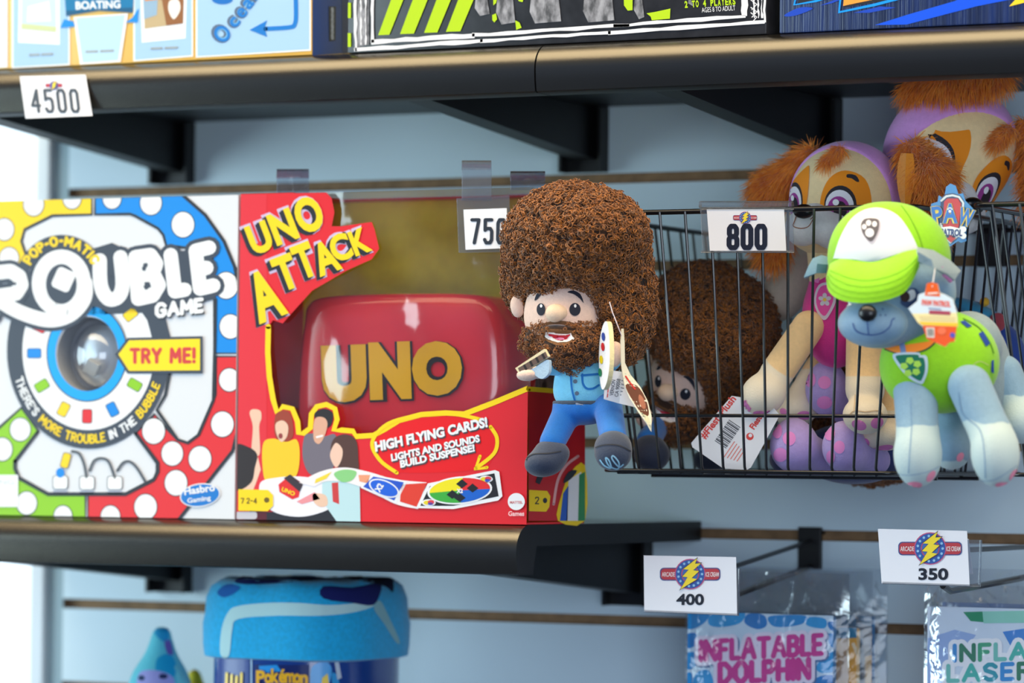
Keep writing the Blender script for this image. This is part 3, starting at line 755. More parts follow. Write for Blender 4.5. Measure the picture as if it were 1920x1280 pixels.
# ------------------------------------------------------------------ the two games on the middle shelf
YG = -.334
def pxof(v):
    v = Vector(v) - CAM; d = v.dot(CF); return (960 + FPX * v.dot(CR) / d, 640 - FPX * v.dot(CU) / d)
GG = 'game boxes on the middle shelf'
def dot_game():
    x1 = W(443, 670, YG).x; x0 = x1 - .262; z0 = zm + .0003; z1 = W(300, 369, YG).z; y1 = YG + .06
    r = thing('game_box', 'white dotted dice game box with coloured track and clear bubble window', 'box', ((x0 + x1) / 2, (YG + y1) / 2, z0), GG)
    cx, cy = 166, 665
    # carton with a round opening in its front
    CARD = mat('white_card', (226, 228, 232), .36); b = MB(); n = 64
    hole = [W(x, y, YG) for x, y in circ(cx, cy, 59, 71, n)]
    rect = []
    c = W(cx, cy, YG)
    for h in hole:
        dx, dz = h.x - c.x, h.z - c.z; t = min(((x1 - c.x) / dx) if dx > 1e-9 else ((x0 - c.x) / dx if dx < -1e-9 else 1e9), ((z1 - c.z) / dz) if dz > 1e-9 else ((z0 - c.z) / dz if dz < -1e-9 else 1e9))
        rect.append(Vector((c.x + dx * t, YG, c.z + dz * t)))
    for cn in ((x0, z0), (x0, z1), (x1, z0), (x1, z1)):       # true corners
        q = Vector((cn[0], YG, cn[1])); i = min(range(n), key=lambda k: (rect[k] - q).length); rect[i] = q
    b.add(hole + rect, [(i, (i + 1) % n, n + (i + 1) % n, n + i) for i in range(n)], CARD)
    b.add(hole + [h + Vector((0, .02, 0)) for h in hole], [(i, (i + 1) % n, n + (i + 1) % n, n + i) for i in range(n)], mat('bubble_well', (150, 153, 158), .3))
    b.add([h + Vector((0, .02, 0)) for h in hole], [tuple(range(n))], mat('bubble_well', (150, 153, 158), .3))
    v = [(x0, YG, z0), (x1, YG, z0), (x1, YG, z1), (x0, YG, z1), (x0, y1, z0), (x1, y1, z0), (x1, y1, z1), (x0, y1, z1)]
    b.add(v, [(0, 4, 5, 1), (1, 5, 6, 2), (3, 2, 6, 7), (0, 3, 7, 4), (4, 7, 6, 5)], CARD)
    b.build('carton', r)
    a = Art(plane_y(YG), rect_px(x0, x1, z0, z1, YG))
    YE, BU, RE, GN, SL, WH = (250, 214, 12), (0, 138, 228), (226, 40, 46), (142, 204, 20), (62, 70, 84), (240, 241, 243); DK = (40, 44, 52)
    BR = (0, 166, 250)
    blue = [(178, 340), (345, 340), (345, 368), (385, 403), (420, 452), (440, 500), (460, 520), (460, 662), (402, 662), (402, 560), (398, 470), (330, 462), (312, 462), (306, 440), (296, 428), (252, 404), (243, 401), (178, 402)]
    red = [(405, 668), (460, 668), (460, 800), (436, 845), (402, 888), (330, 980), (165, 985), (165, 926), (235, 925), (288, 899), (294, 884), (294, 868), (254, 812), (290, 776), (300, 790), (333, 824), (352, 830), (372, 815), (400, 750), (404, 740)]
    green = [(160, 985), (160, 926), (90, 926), (35, 895), (28, 878), (30, 864), (72, 808), (40, 764), (0, 800), (-60, 850), (-100, 860), (-100, 985)]
    yellow = [(172, 340), (-100, 340), (-100, 500), (0, 498), (42, 497), (54, 490), (46, 470), (40, 452), (46, 430), (98, 404), (172, 402)]
    for p, c in ((blue, BU), (red, RE), (green, GN), (yellow, YE)): a.poly(p, c, 1); a.stroke(p, 5, DK, 2, closed=True)
    for p in ([(343, 366), (385, 403), (420, 452), (440, 500), (447, 540)], [(447, 800), (436, 845), (402, 888), (330, 980)]): a.stroke(p, 6, DK, 3, ends=False)
    dots = [(63, 383, 19), (135, 372, 17), (8, 430, 18), (17, 484, 18), (210, 372, 17), (283, 380, 20), (343, 421, 21), (424, 535, 22), (432, 612, 20), (430, 712, 19), (417, 795, 21), (288, 808, 21), (323, 850, 20), (375, 860, 21), (330, 905, 21), (273, 950, 21), (207, 968, 18), (38, 805, 19), (4, 842, 19), (50, 943, 19), (118, 967, 17)]
    for x, y, q in dots: a.poly(circ(x, y, q + 1.5, (q + 1.5) * 1.13), DK, 2); a.poly(circ(x, y, q, q * 1.13), WH, 3)
    # dial
    a.ring(cx, 657, 153, 184, 124, 149, SL, 3, 72)
    a.ring(cx, 657, 124, 149, 75, 90, WH, 3, 72)
    a.ring(163, 662, 74, 89, 59, 71, BR, 5, 64); a.ring(163, 662, 76, 91, 73.5, 88.5, DK, 4, 64)
    for ang, c in ((-38, YE), (180, BU), (149, GN), (117, YE), (91, RE), (63, BU), (30, GN), (205, RE)):
        t = R_(ang); x, y = 165 + 101 * math.cos(t), 662 + 118 * math.sin(t)
        a.poly(rrect(x, y, 27, 19, 4, ang if abs(ang) != 90 else 90), DK, 4); a.poly(rrect(x, y, 25, 17, 4, ang), c, 5)
    txt = "THERE'S MORE TROUBLE IN THE BUBBLE"; cols = [WH] * 8 + [YE] * 13 + [WH] * 7 + [YE] * 6
    def onring(u, q):
        t = R_(166 - u); rx = 132 + q * .82; ry = 158 + q
        return (cx + (264 - rx) * math.cos(t) * 1.0, 657 + (316 - ry) * math.sin(t) + 0)
    L, tot = skel(txt, .3)
    a.stext(txt, 0, 0, 140, 15, 3.4, cols, 5, gap=.32, warp=lambda u, q: (cx + (131 + (15 - q) * .83) * math.cos(R_(162 - u)), 657 + (158 + (15 - q)) * math.sin(R_(162 - u))))
    # white arms of the board to the right, tray below
    band = [(248, 560), (300, 560), (322, 640), (318, 660), (292, 660), (276, 600)]; a.poly(band, SL, 4)
    a.stroke([(318, 700), (310, 740), (294, 768), (333, 824), (352, 830), (372, 815), (400, 750), (403, 640), (404, 560), (396, 556)], 6, DK, 4)
    a.stroke([(28, 864), (70, 810)], 6, DK, 4); a.stroke([(254, 812), (296, 868), (296, 884), (288, 899), (235, 926), (90, 926), (36, 896), (28, 878), (28, 864)], 7, DK, 4)
    a.poly(rrect(123, 863, 16, 29, 4, 15), DK, 4); a.poly(rrect(123, 863, 14, 27, 4, 15), YE, 5); a.poly(circ(113, 886, 8, 9), BU, 6)
    for x, y in ((113, 904), (163, 905), (215, 905)): a.poly(rrect(x, y, 29, 27, 6), (120, 124, 130), 4); a.poly(rrect(x, y, 26, 24, 5), (246, 247, 248), 5); a.poly(rrect(x, y + 18, 27, 5, 2), (170, 176, 196), 4)
    for p in ([(135, 846), (148, 850), (157, 868), (162, 894)], [(168, 882), (176, 864), (190, 859), (204, 866), (215, 895)], [(220, 882), (230, 868), (242, 865), (256, 876), (272, 902)]): a.stroke(curve(p, 6, False), 5, (84, 90, 98), 5)
    # title
    O = [(115 + 42 * math.cos(R_(t)), 531 + 50 * math.sin(R_(t))) for t in range(0, 360, 15)]
    T = {'T': [[(-76, 505), (-26, 500)], [(-50, 500), (-44, 598)]], 'R': [[(-16, 590), (-18, 512), (20, 508), (36, 518), (40, 534), (30, 550), (-12, 556)], curve([(-12, 556), (35, 584), (90, 600), (132, 590), (158, 560), (160, 530)], 5, False)],
         'O': [O + O[:1]], 'U': [curve([(187, 488), (189, 535), (203, 560), (222, 556), (230, 532), (226, 482)], 5, False)],
         'B': [[(254, 482), (259, 560), (286, 554), (298, 534), (288, 514), (260, 516)], [(254, 482), (282, 478), (293, 494), (286, 512)]], 'L': [[(320, 478), (328, 546), (346, 543)]],
         'E': [[(392, 464), (367, 470), (375, 541), (400, 535)], [(371, 505), (387, 502)]]}
    for k, st in T.items():
        for l in st: a.poly_stroke(l, 27 + 15, SL, 5)
    a.poly([(210, 455), (240, 470), (350, 470), (405, 560), (300, 585), (170, 590), (60, 560), (60, 500)], SL, 5)
    arc = [(115 + 76 * math.cos(R_(t)), 533 + 82 * math.sin(R_(t))) for t in range(205, 331, 9)]; a.poly_stroke(arc, 22, SL, 5)
    for k, st in T.items():
        for l in st: a.poly_stroke(l, 27, WH, 6)
    a.poly(circ(115, 533, 29, 37), SL, 7); a.poly(rrect(119, 524, 36, 41, 8, 24), WH, 8); a.poly(rrect(22, 532, 18, 6, 3, -4), SL, 7)
    a.stroke(curve([(88, 556), (92, 566), (106, 570)], 4, False), 4, WH, 8)
    a.poly(circ(270, 503, 4, 5), SL, 7); a.poly(rrect(276, 537, 14, 5, 2, -4), SL, 7)
    a.stext('POP-O-MATIC', 0, 0, 118, 15, 5, YE, 7, gap=.42, warp=lambda u, q: (115 + (68 + q) * math.cos(R_(211 + u)), 533 + (74 + q) * math.sin(R_(211 + u))))
    for dx, dy, c, k in ((2, 3, DK, 6), (0, 0, WH, 7)): a.stext('GAME', 294, 592, 84, 22, 7.5, c, k, rot=6, gap=.34, warp=lambda u, q: (294 + u + dx, 593 - u * .12 - q + dy))
    # pointer
    tip = [(216, 664), (239, 633), (380, 630), (380, 700), (239, 700)]; a.poly(tip, SL, 7); a.poly([(222, 664), (242, 638), (375, 635), (375, 694), (242, 695)], (255, 222, 0), 8)
    a.stext('TRY ME!', 0, 0, 118, 24, 6.5, (212, 62, 60), 9, gap=.4, warp=lambda u, q: (246 + u, 679 - q - u * .01))
    a.poly(circ(375, 928, 38, 22, 28, -8), WH, 4); a.poly(circ(375, 928, 36, 20, 28, -8), (20, 120, 204), 5)
    a.text('Hasbro', 346, 928, 58, 14, WH, 6, rot=8, bold=.03); a.text('Gaming', 352, 943, 44, 9, WH, 6, rot=8, bold=.02)
    a.poly([(-40, 890), (34, 890), (34, 950), (-40, 950)], (244, 246, 246), 6); a.text('ING', -6, 908, 32, 9, (206, 210, 212), 7)
    a.build('printed_front', r)
    # clear dome with a die inside
    b = MB(); rad = .0245; cc = W(cx, cy, YG) + Vector((0, .0195, 0)); rows = []
    for i in range(9):
        t = R_(90 * i / 8); rows.append([cc + Vector((rad * math.cos(t) * math.cos(2 * math.pi * j / 36), -.024 * math.sin(t), rad * math.cos(t) * math.sin(2 * math.pi * j / 36) * 1.08)) for j in range(36)])
    b.grid(rows, clear_film('clear_dome', .10, fres=.35, tint=(238, 240, 242), rough=.06), closed_u=True)
    d = b.build('bubble_dome', r, True)
    b = MB(); p = cc + Vector((-.004, -.0075, -.010)); q = Matrix.Rotation(.5, 3, 'Y') @ Matrix.Rotation(.4, 3, 'Z')
    b.obox(p, q @ Vector((.0055, 0, 0)), q @ Vector((0, .0055, 0)), q @ Vector((0, 0, .0055)), mat('die_white', (236, 236, 230), .3)); b.build('die', d)
    b = MB(); b.lathe([(.0245, 0), (.0245, .002), (.020, .003), (.008, .0045), (.0, .005)], (0, 0, 0), mat('silver_base', (226, 228, 232), .3, metal=.55), 36)
    for v_ in b.v: v_.x, v_.y, v_.z = cc.x + v_.x, cc.y - .0008 - v_.z, cc.z + v_.y * 1.08
    b.build('popper_base', d, True)
    return x0, x1, z0, z1
dot_game()

def card_game():
    x0 = W(447.5, 670, YG).x; x1 = W(990, 700, YG).x; z0 = zm + .0003; z1 = W(700, 357, YG).z
    X1 = x1; y1 = WX(1096, 900, X1).y
    r = thing('game_box', 'red card launcher game box with clear front window, beside the doll', 'box', ((x0 + x1) / 2, (YG + y1) / 2, z0), GG)
    RED = (222, 26, 36); YE = (252, 214, 0); DK = (34, 36, 44); WH = (240, 240, 242)
    OL = mat('olive_backing_card', (250, 232, 40), .45, col2=(220, 198, 16), vscale=28); DKR = mat('dark_backing_card', (44, 38, 42), .45)
    t = .0015
    b = MB()
    b.box((x0, y1 - t, z0), (x1, y1, z1), OL); b.box((x0, YG + .0004, z0), (x0 + t, y1, z1), mat('red_card', RED, .36)); b.box((x0, YG + .0004, z0), (x1, y1, z0 + t), mat('red_card', RED, .36)); b.box((x0, YG + .0004, z1 - t), (x0 + .05, y1, z1), mat('red_card', RED, .36))
    b.box((x0 + .05, y1 - .018, z1 - t), (x1, y1, z1), mat('red_card', RED, .36))
    b.build('carton', r)
    # folded front card: left strip, title flag and lower panel
    logo = [(447, 364), (612, 361), (622, 372), (627, 398), (622, 424), (640, 424), (697, 416), (703, 432), (711, 466), (697, 486), (650, 507), (585, 545), (546, 588), (530, 606), (512, 600), (503, 612)]
    heads = [(503, 612), (502, 660), (505, 706), (512, 748), (519, 772), (530, 762), (548, 766), (558, 790), (560, 812), (569, 812), (582, 802), (584, 776), (594, 762), (612, 758), (628, 766), (632, 786), (626, 806), (640, 806), (662, 808), (668, 818), (700, 816), (722, 804), (748, 788), (790, 777), (836, 774), (870, 776), (925, 755), (992, 727)]
    front = logo + heads[1:] + [(992, 985), (440, 985), (440, 364)]
    cp = rect_px(x0, x1, z0, z1, YG)
    a = Art(plane_y(YG, off=.0), cp)
    a.poly(front, (224, 30, 40), 0)
    a.poly([(447, 364), (500, 364), (500, 985), (447, 985)], (226, 44, 56), 1)
    a.stroke(heads, 10, YE, 2); 
    # title letters
    rot = 21
    for wd in ([('U', 480, 476, 36, 50), ('N', 523, 458, 40, 54), ('O', 570, 438, 44, 58)], [('A', 490, 603, 52, 84), ('T', 531, 545, 36, 58), ('T', 568, 522, 33, 58), ('A', 603, 516, 40, 54), ('C', 632, 491, 33, 44), ('K', 670, 478, 29, 42)]):
        for k, (bold, c, ox, oy) in enumerate(((.15, (206, 188, 220), -2, 3), (.06, DK, -6, 6), (.06, DK, -3, 3), (.042, YE, 0, 0))):
            for ch, x, y, w, h in wd:
                g = bold * 60; x -= w * .05; y += h * .05; w *= 1.1; h *= 1.1; m_ = 1.5 if k == 0 else 1.0; a.text(ch, x - g * .38 * m_, y + g * .34 * m_, w + g * .8 * m_, h + g * .72 * m_, c, 2 + k * 1.5, rot=rot, bold=bold, dx=ox, dy=oy)
    # callout
    a.poly(curve([(742, 885), (706, 856), (698, 826), (728, 794), (790, 778), (850, 776), (906, 790), (930, 818), (926, 850), (896, 880)], 5), (232, 10, 16), 1)
    a.stroke(curve([(744, 886), (712, 862), (698, 828), (728, 794), (790, 778), (850, 776), (900, 786)], 6, False), 7, YE, 3); a.stroke(curve([(920, 800), (932, 822), (926, 850), (892, 878)], 6, False), 7, YE, 3)
    a.stroke([(900, 855), (891, 880), (913, 876)], 6, YE, 3)
    for dx, dy, c, k in ((2, 2.5, (70, 66, 72), 4), (0, 0, WH, 5)):
        a.text('HIGH FLYING CARDS!', 704, 847, 216, 19, c, k, rot=12.5, bold=.05, dx=dx, dy=dy, shear=.1)
        a.text('LIGHTS AND SOUNDS', 734, 865, 170, 14, c, k, rot=12.5, bold=.05, dx=dx, dy=dy, shear=.1); a.text('BUILD SUSPENSE!', 751, 877, 143, 14, c, k, rot=12.5, bold=.05, dx=dx, dy=dy, shear=.1)
    # the people printed at the table (plain figures)
    SK1 = (236, 196, 170); 
    a.poly(curve([(468, 775), (474, 767), (488, 770), (490, 784), (486, 800), (487, 850), (472, 850), (474, 800)]), SK1, 2)
    a.poly([(447, 842), (470, 842), (484, 858), (489, 880), (480, 905), (470, 930), (447, 930)], (240, 200, 176), 2); a.poly(curve([(440, 838), (466, 838), (482, 852), (478, 875), (470, 905), (440, 915)]), (44, 34, 34), 3)
    a.poly(curve([(494, 830), (512, 822), (536, 828), (556, 824), (562, 850), (556, 890), (530, 905), (500, 905), (492, 870)]), (250, 200, 30), 3); a.poly(curve([(516, 780), (528, 770), (544, 774), (550, 800), (548, 820), (532, 828), (516, 816)]), (158, 62, 40), 3); a.poly(curve([(517, 794), (530, 788), (540, 798), (538, 818), (527, 828), (518, 812)]), SK1, 4); a.poly(circ(526, 817, 4, 5), (150, 60, 60), 5)
    a.poly(curve([(570, 820), (584, 812), (606, 818), (628, 814), (632, 840), (622, 880), (584, 890), (568, 860)]), (116, 108, 120), 3); a.poly(curve([(590, 782), (592, 772), (608, 766), (624, 774), (622, 794), (612, 802), (598, 796)]), (40, 34, 34), 3); a.poly(curve([(590, 786), (606, 782), (614, 794), (608, 818), (598, 832), (588, 822)]), (224, 170, 142), 4); a.poly(rrect(599, 818, 14, 4, 2, -14), (246, 240, 236), 5)
    a.poly(curve([(620, 842), (628, 820), (650, 814), (668, 826), (672, 860), (670, 885), (640, 890), (632, 868)]), (84, 54, 46), 4); a.poly(curve([(620, 846), (630, 830), (642, 842), (640, 862), (630, 876), (620, 860)]), (240, 198, 176), 5)
    a.poly(curve([(488, 905), (520, 895), (560, 893), (600, 900), (632, 925), (620, 952), (570, 968), (520, 962), (492, 940)]), (240, 238, 246), 4)
    a.poly([(560, 955), (630, 930), (640, 990), (500, 990), (500, 960)], (36, 34, 42), 3); a.poly([(470, 955), (505, 960), (505, 990), (447, 990)], (90, 20, 34), 2); a.poly(rrect(462, 966, 40, 14, 5), (200, 196, 204), 3)
    a.poly([(604, 895), (640, 882), (674, 888), (676, 990), (640, 990), (612, 950), (604, 925)], (190, 222, 228), 4.5); a.poly([(622, 905), (634, 904), (636, 945), (624, 940)], (206, 60, 60), 5); a.poly(curve([(588, 925), (610, 928), (614, 946), (600, 950), (588, 940)]), SK1, 5)
    a.poly([(522, 908), (544, 890), (566, 905), (560, 932), (548, 936), (524, 922)], (226, 40, 40), 5); a.poly([(532, 896), (544, 889), (568, 908), (562, 922)], (58, 44, 52), 6); a.text('UNO', 527, 920, 26, 8, YE, 6, rot=-22, bold=.04)
    a.poly([(556, 940), (590, 922), (600, 935), (566, 945)], (236, 150, 156), 5)
    # card stream
    strm = curve([(560, 905), (600, 884), (645, 876), (690, 884), (740, 898), (800, 904)], 6, False); lo = curve([(590, 912), (612, 902), (648, 904), (690, 918), (740, 944), (784, 954)], 6, False)
    a.strip(strm, lo, (244, 236, 236), 6); a.poly([(592, 898), (622, 884), (612, 897), (590, 906)], (244, 214, 60), 7); a.poly(curve([(626, 888), (645, 880), (668, 884), (660, 900), (640, 903)]), (140, 206, 130), 7); a.poly([(672, 890), (694, 890), (690, 906), (674, 902)], (240, 160, 120), 7)
    a.poly([(676, 914), (698, 889), (764, 902), (742, 944)], WH, 7); a.poly([(681, 912), (700, 893), (757, 904), (739, 938)], (36, 84, 200), 8); a.poly(circ(720, 915, 30, 15, 28, 22), WH, 9); a.poly(circ(720, 915, 27, 12.5, 28, 22), (30, 96, 216), 10); a.text('X2', 712, 924, 16, 12, WH, 11, rot=60, bold=.05)
    a.poly([(752, 908), (800, 905), (782, 950), (750, 940)], (224, 60, 40), 7)
    a.poly([(780, 952), (802, 906), (928, 881), (936, 884), (942, 930), (934, 938), (850, 954)], WH, 8); a.poly([(788, 948), (806, 911), (927, 887), (935, 930), (850, 948)], (30, 28, 34), 9)
    cx, cy = 862, 919
    a.poly(circ(cx, cy, 61, 26, 36, -5), WH, 10)
    for (q0, q1), c in zip(((180, 278), (278, 365), (5, 90), (90, 180)), ((240, 224, 20), (226, 40, 40), (20, 96, 200), (60, 170, 60))):
        a.poly([(cx, cy)] + circ(cx, cy, 57, 23, 14, -5, q0, q1), c, 11)
    for dx, dy in ((-14, 8), (4, -12), (24, -4), (0, 14)): a.poly([(cx + dx - 11, cy + dy), (cx + dx, cy + dy - 9), (cx + dx + 11, cy + dy), (cx + dx, cy + dy + 8)], (24, 24, 28), 12)
    a.text('X2', cx - 6, cy + 5, 12, 8, WH, 13, bold=.05)
    for x, y in ((911, 898), (804, 942)): a.poly(circ(x, y, 13, 6.5), WH, 10); a.poly(circ(x - 3, y, 7, 4), (232, 210, 40), 11); a.poly(circ(x + 4, y - 1, 6, 4), (220, 60, 70), 12); a.poly(circ(x + 3, y + 2, 5, 2.6), (60, 90, 210), 12)
    a.poly([(447, 917), (502, 918), (512, 928), (512, 948), (502, 958), (447, 957)], YE, 8); a.stext('2-4', 463, 943, 18, 9, 2, (110, 90, 10), 9); a.poly(circ(500, 937, 5), (110, 90, 10), 9); a.stext('7', 452, 943, 5, 9, 2, (110, 90, 10), 9)
    a.poly(circ(968, 940, 16), WH, 9); a.text('MATTEL', 956, 944, 24, 5, (216, 120, 120), 10, bold=.03); a.text('Games', 953, 967, 30, 9, (246, 200, 200), 9, bold=.03)
    a.build('printed_front', r)
    # red launcher seen through the window
    yl = YG + .012
    LR = mat('red_plastic', (244, 44, 52), .2, coat=1.0); b = MB()
    ol = curve([(560, 600), (566, 572), (590, 556), (660, 550), (760, 548), (860, 549), (906, 560), (930, 600), (940, 668), (938, 740), (920, 800), (860, 850), (700, 860), (570, 860), (548, 800), (550, 690)], 5)
    P = [W(x, y, yl) for x, y in ol]; c = sum((p for p in P), Vector()) / len(P); rows = []
    for sc, dy in ((.0, -.0015), (.5, -.0012), (.80, 0), (.93, .003), (.985, .008), (1.0, .016), (1.0, .060)):
        rows.append([Vector((c.x + (p.x - c.x) * sc, yl + dy, c.z + (p.z - c.z) * sc)) for p in P])
    b.grid(rows, LR, closed_u=True); lau = b.build('card_launcher', r, True)
    a = Art(plane_y(yl - .002)); 
    for k, (bold, c_, o) in enumerate(((.13, (40, 30, 34), 2), (.075, (255, 198, 24), 0))):
        for ch, x, y, w, h in (('U', 605, 754, 84, 106), ('N', 694, 750, 78, 108), ('O', 774, 742, 94, 100)):
            g = bold * 95; g -= 7; a.text(ch, x - g * .5, y + g * .4, w + g, h + g * .8, c_, 1 + k * 3, rot=2, bold=bold, dx=o, dy=o)
    a.build('letters', lau)
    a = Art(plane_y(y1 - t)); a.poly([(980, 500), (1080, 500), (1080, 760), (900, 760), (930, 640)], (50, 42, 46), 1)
    pass
    a.build('backing_print', r)
    # right end panel
    s = Art(plane_x(X1)); lowz = [(991, 728), (1097, 735), (1097, 976), (991, 976)]
    s.poly(lowz, (196, 18, 28), 0); s.stroke([(991, 729), (1097, 737)], 9, YE, 1)
    for k, (bold, c_, o) in enumerate(((.09, DK, 0), (.0, YE, 0))):
        for ch, x, y, w, h in (('U', 1000, 830, 12, 42), ('N', 1014, 818, 16, 46), ('O', 1032, 806, 18, 44)): a.text(ch, x - bold * 30, y + bold * 30, w + bold * 60, h + bold * 60, c_, 2 + k, rot=22, bold=bold + .02)
    s.poly([(1010, 884), (1022, 886), (1012, 908), (1004, 904)], DK, 2)
    s.poly([(992, 918), (1026, 920), (1032, 930), (1030, 950), (1024, 959), (992, 958)], YE, 3); s.stext('2', 1004, 944, 6, 12, 2, DK, 4); s.poly(circ(1022, 938, 4, 5), DK, 4)
    s.stroke(curve([(1038, 945), (1046, 900), (1062, 872), (1084, 855)], 6, False), 5, (232, 170, 170), 2)
    s.poly(curve([(1046, 976), (1052, 930), (1070, 885), (1097, 872), (1097, 976)], 3), YE, 2); s.poly([(1050, 976), (1056, 925), (1066, 910), (1064, 976)], (30, 90, 190), 3); s.poly([(1062, 976), (1066, 900), (1090, 884), (1084, 976)], WH, 3); s.poly([(1084, 976), (1086, 890), (1097, 884), (1097, 976)], (40, 140, 80), 4); s.poly(curve([(1056, 905), (1066, 884), (1082, 882), (1070, 898)], 3), DK, 4)
    s.build('printed_side', r, 'red printed right end')
    # clear wrap over front, top and right end
    FILM = clear_film('clear_window_film', .06, bump=.25, bscale=9, tint=(250, 250, 248), rough=.08, haze=.012)
    b = MB(); nx, nz = 28, 22; rng = random.Random(2); rows = []
    for i in range(nz + 1):
        row = []
        for j in range(nx + 1):
            x = x0 + .024 + (x1 - x0 - .024) * j / nx; z = z0 + .005 + (z1 - z0 - .005) * i / nz
            row.append(Vector((x, YG + .0046 + .0021 * math.sin(j * .62 + i * .5 + .8 * math.sin(i * .35)) + .0018 * math.sin(j * .28 - i * .62 + 1), z)))
        rows.append(row)
    b.grid(rows, FILM); zlow = W(991, 728, YG).z
    b.add([(x1 - .0002, YG + .002, zlow), (x1 - .0002, y1 - .002, zlow), (x1 - .0002, y1 - .002, z1 - .001), (x1 - .0002, YG + .002, z1 - .001)], [(0, 1, 2, 3)], FILM)
    b.add([(x0 + .05, YG + .002, z1 - .0006), (x1 - .0002, YG + .002, z1 - .0006), (x1 - .0002, y1 - .018, z1 - .0006), (x0 + .05, y1 - .018, z1 - .0006)], [(0, 1, 2, 3)], FILM)
    b.build('window_film', r, True, 'clear crinkled plastic')
    return x0, x1, z0, z1, y1
ux0, ux1, uz0, uz1, uy1 = card_game()
# ------------------------------------------------------------------ curly-haired plush dolls
DG = 'curly haired plush dolls'
SKIN = fabric((238, 204, 186)); NOSE = fabric((240, 208, 178)); HAIRB = fabric((58, 32, 12)); FELT = fabric((118, 78, 44))
CURL = mat('brown_curl_yarn', (172, 100, 18), .45, col2=(80, 42, 6), vscale=330, sheen=.2)
SHIRT = fabric((124, 208, 242)); JEANS = fabric((8, 108, 196)); BOOT = fabric((48, 60, 84)); BELT = fabric((58, 72, 92))
def add_print(parent, target, fn, name='stitched_print', fine=4, label=None, centre=None, eps=.00012, off=.0004):
    V = target if isinstance(target, BVHTree) else bvh(*(target if isinstance(target, (list, tuple)) else [target]))
    a = Art(draped(V, centre), None, fine, .8); fn(a); return a.build(name, parent, label)
def doll():
    Y = -.372
    r = thing('plush_doll', 'curly haired plush doll in blue shirt holding palette, sitting before the basket', 'plush toy', W(1090, 880, Y), DG)
    rng = np.random.default_rng(5)
    # head
    head = f_or(.006, E(1060, 590, Y - .010, (80, 66, 86)), E(1062, 640, Y - .012, (64, 60, 50)))
    H = soft('head', head, SKIN, r, .0017)
    ear = soft('ear', f_or(.002, E(970, 574, Y - .012, (14, 10, 22), 8)), SKIN, H, .0013)
    # hair cap: full curls around the head, leaving the face free
    cap = f_or(.008, E(1080, 464, Y, (132, 116, 113), -6), E(1152, 566, Y + .012, (68, 76, 116)), E(1010, 520, Y + .012, (62, 60, 80)), E(1100, 440, Y - .012, (110, 88, 70)))
    face = E(1050, 608, Y - .055, (80, 112, 98))
    cap = f_sub(cap, face, .002)
    VF = surface(cap, .0024); hair = mesh_from('hair', VF[0], VF[1], HAIRB, None, r, True)
    def grow(VF, n, keep=None, **kw):
        P, N = samples(VF[0], VF[1], n, rng)
        if keep is not None:
            k = keep(P); P, N = P[k], N[k]
        lump = (np.sin(P[:, 0] * 310) * np.sin(P[:, 1] * 290 + 1) * np.sin(P[:, 2] * 300 + 2) + .6 * np.sin(P[:, 0] * 720 + 1) * np.sin(P[:, 2] * 690))[:, None]
        return curls(P + N * (.0019 * lump + .0008), N, rng, **kw)
    V, F = grow(VF, 7600, None, r0=.0019, r1=.0034, wire=.0005, lift=.0016); mesh_from('curls', V, F, CURL, None, hair, True)
    # beard and moustache
    beard = f_or(.005, E(1060, 650, Y - .026, (50, 42, 26)), E(1012, 636, Y - .018, (26, 38, 28), -30), E(1106, 640, Y - .018, (26, 42, 34), 30), E(1046, 620, Y - .030, (38, 30, 12)), E(1070, 672, Y - .022, (34, 34, 22)))
    mouth = E(1048, 632, Y - .046, (25, 30, 11))
    beard = f_sub(beard, mouth, .001)
    VB = surface(beard, .0016); bo = mesh_from('beard', VB[0], VB[1], HAIRB, None, r, True); o_bvh[bo] = VB
    mc = np.array(W(1047, 632, Y - .043)); nc = np.array(W(1040, 590, Y - .040))
    def keepb(P):
        d = (P - mc) / np.array([.0125, .02, .0060]); e = (P - nc) / np.array([.011, .03, .012])
        return (np.linalg.norm(d, axis=1) > 1) & (np.linalg.norm(e, axis=1) > 1)
    V, F = grow(VB, 1500, keepb, r0=.0013, r1=.002, wire=.00036); mesh_from('beard_curls', V, F, CURL, None, bo, True)
    soft('nose', f_or(.003, E(1040, 587, Y - .041, (18, 15, 17)), E(1046, 586, Y - .036, (19, 14, 15))), NOSE, r, .0011)
    T = bvh(H); hc = W(1055, 600, Y - .03)
    def facep(a):
        NV = (26, 30, 46)
        for ex, ey, rx, ry in ((1015, 580, 8, 11.5), (1078, 580, 10.5, 12)):
            a.poly(circ(ex, ey, rx, ry, 20), NV, 1); a.poly(circ(ex + .5, ey - 6.5, 2.4, 3.2, 10), (240, 240, 240), 2)
        a.poly(curve([(1003, 563), (1008, 550), (1019, 543), (1027, 547), (1016, 552), (1008, 561)], 4), NV, 1)
        a.poly(curve([(1064, 548), (1075, 545), (1088, 552), (1094, 568), (1087, 560), (1076, 552)], 4), NV, 1)
    add_print(H, T, facep, 'eyes_and_brows', 3, None, hc)
    def felt(a):
        a.stroke(curve([(1123, 552), (1127, 580), (1124, 604), (1108, 626)], 6, False), 7, (108, 72, 42), 1)
        a.poly(curve([(1024, 520), (1034, 532), (1050, 536), (1064, 530), (1074, 518), (1050, 510)], 4), (108, 72, 42), 1)
    add_print(H, T, felt, 'felt_edging', 4, 'brown felt edging', hc)
    TB = bvh(bo, H)
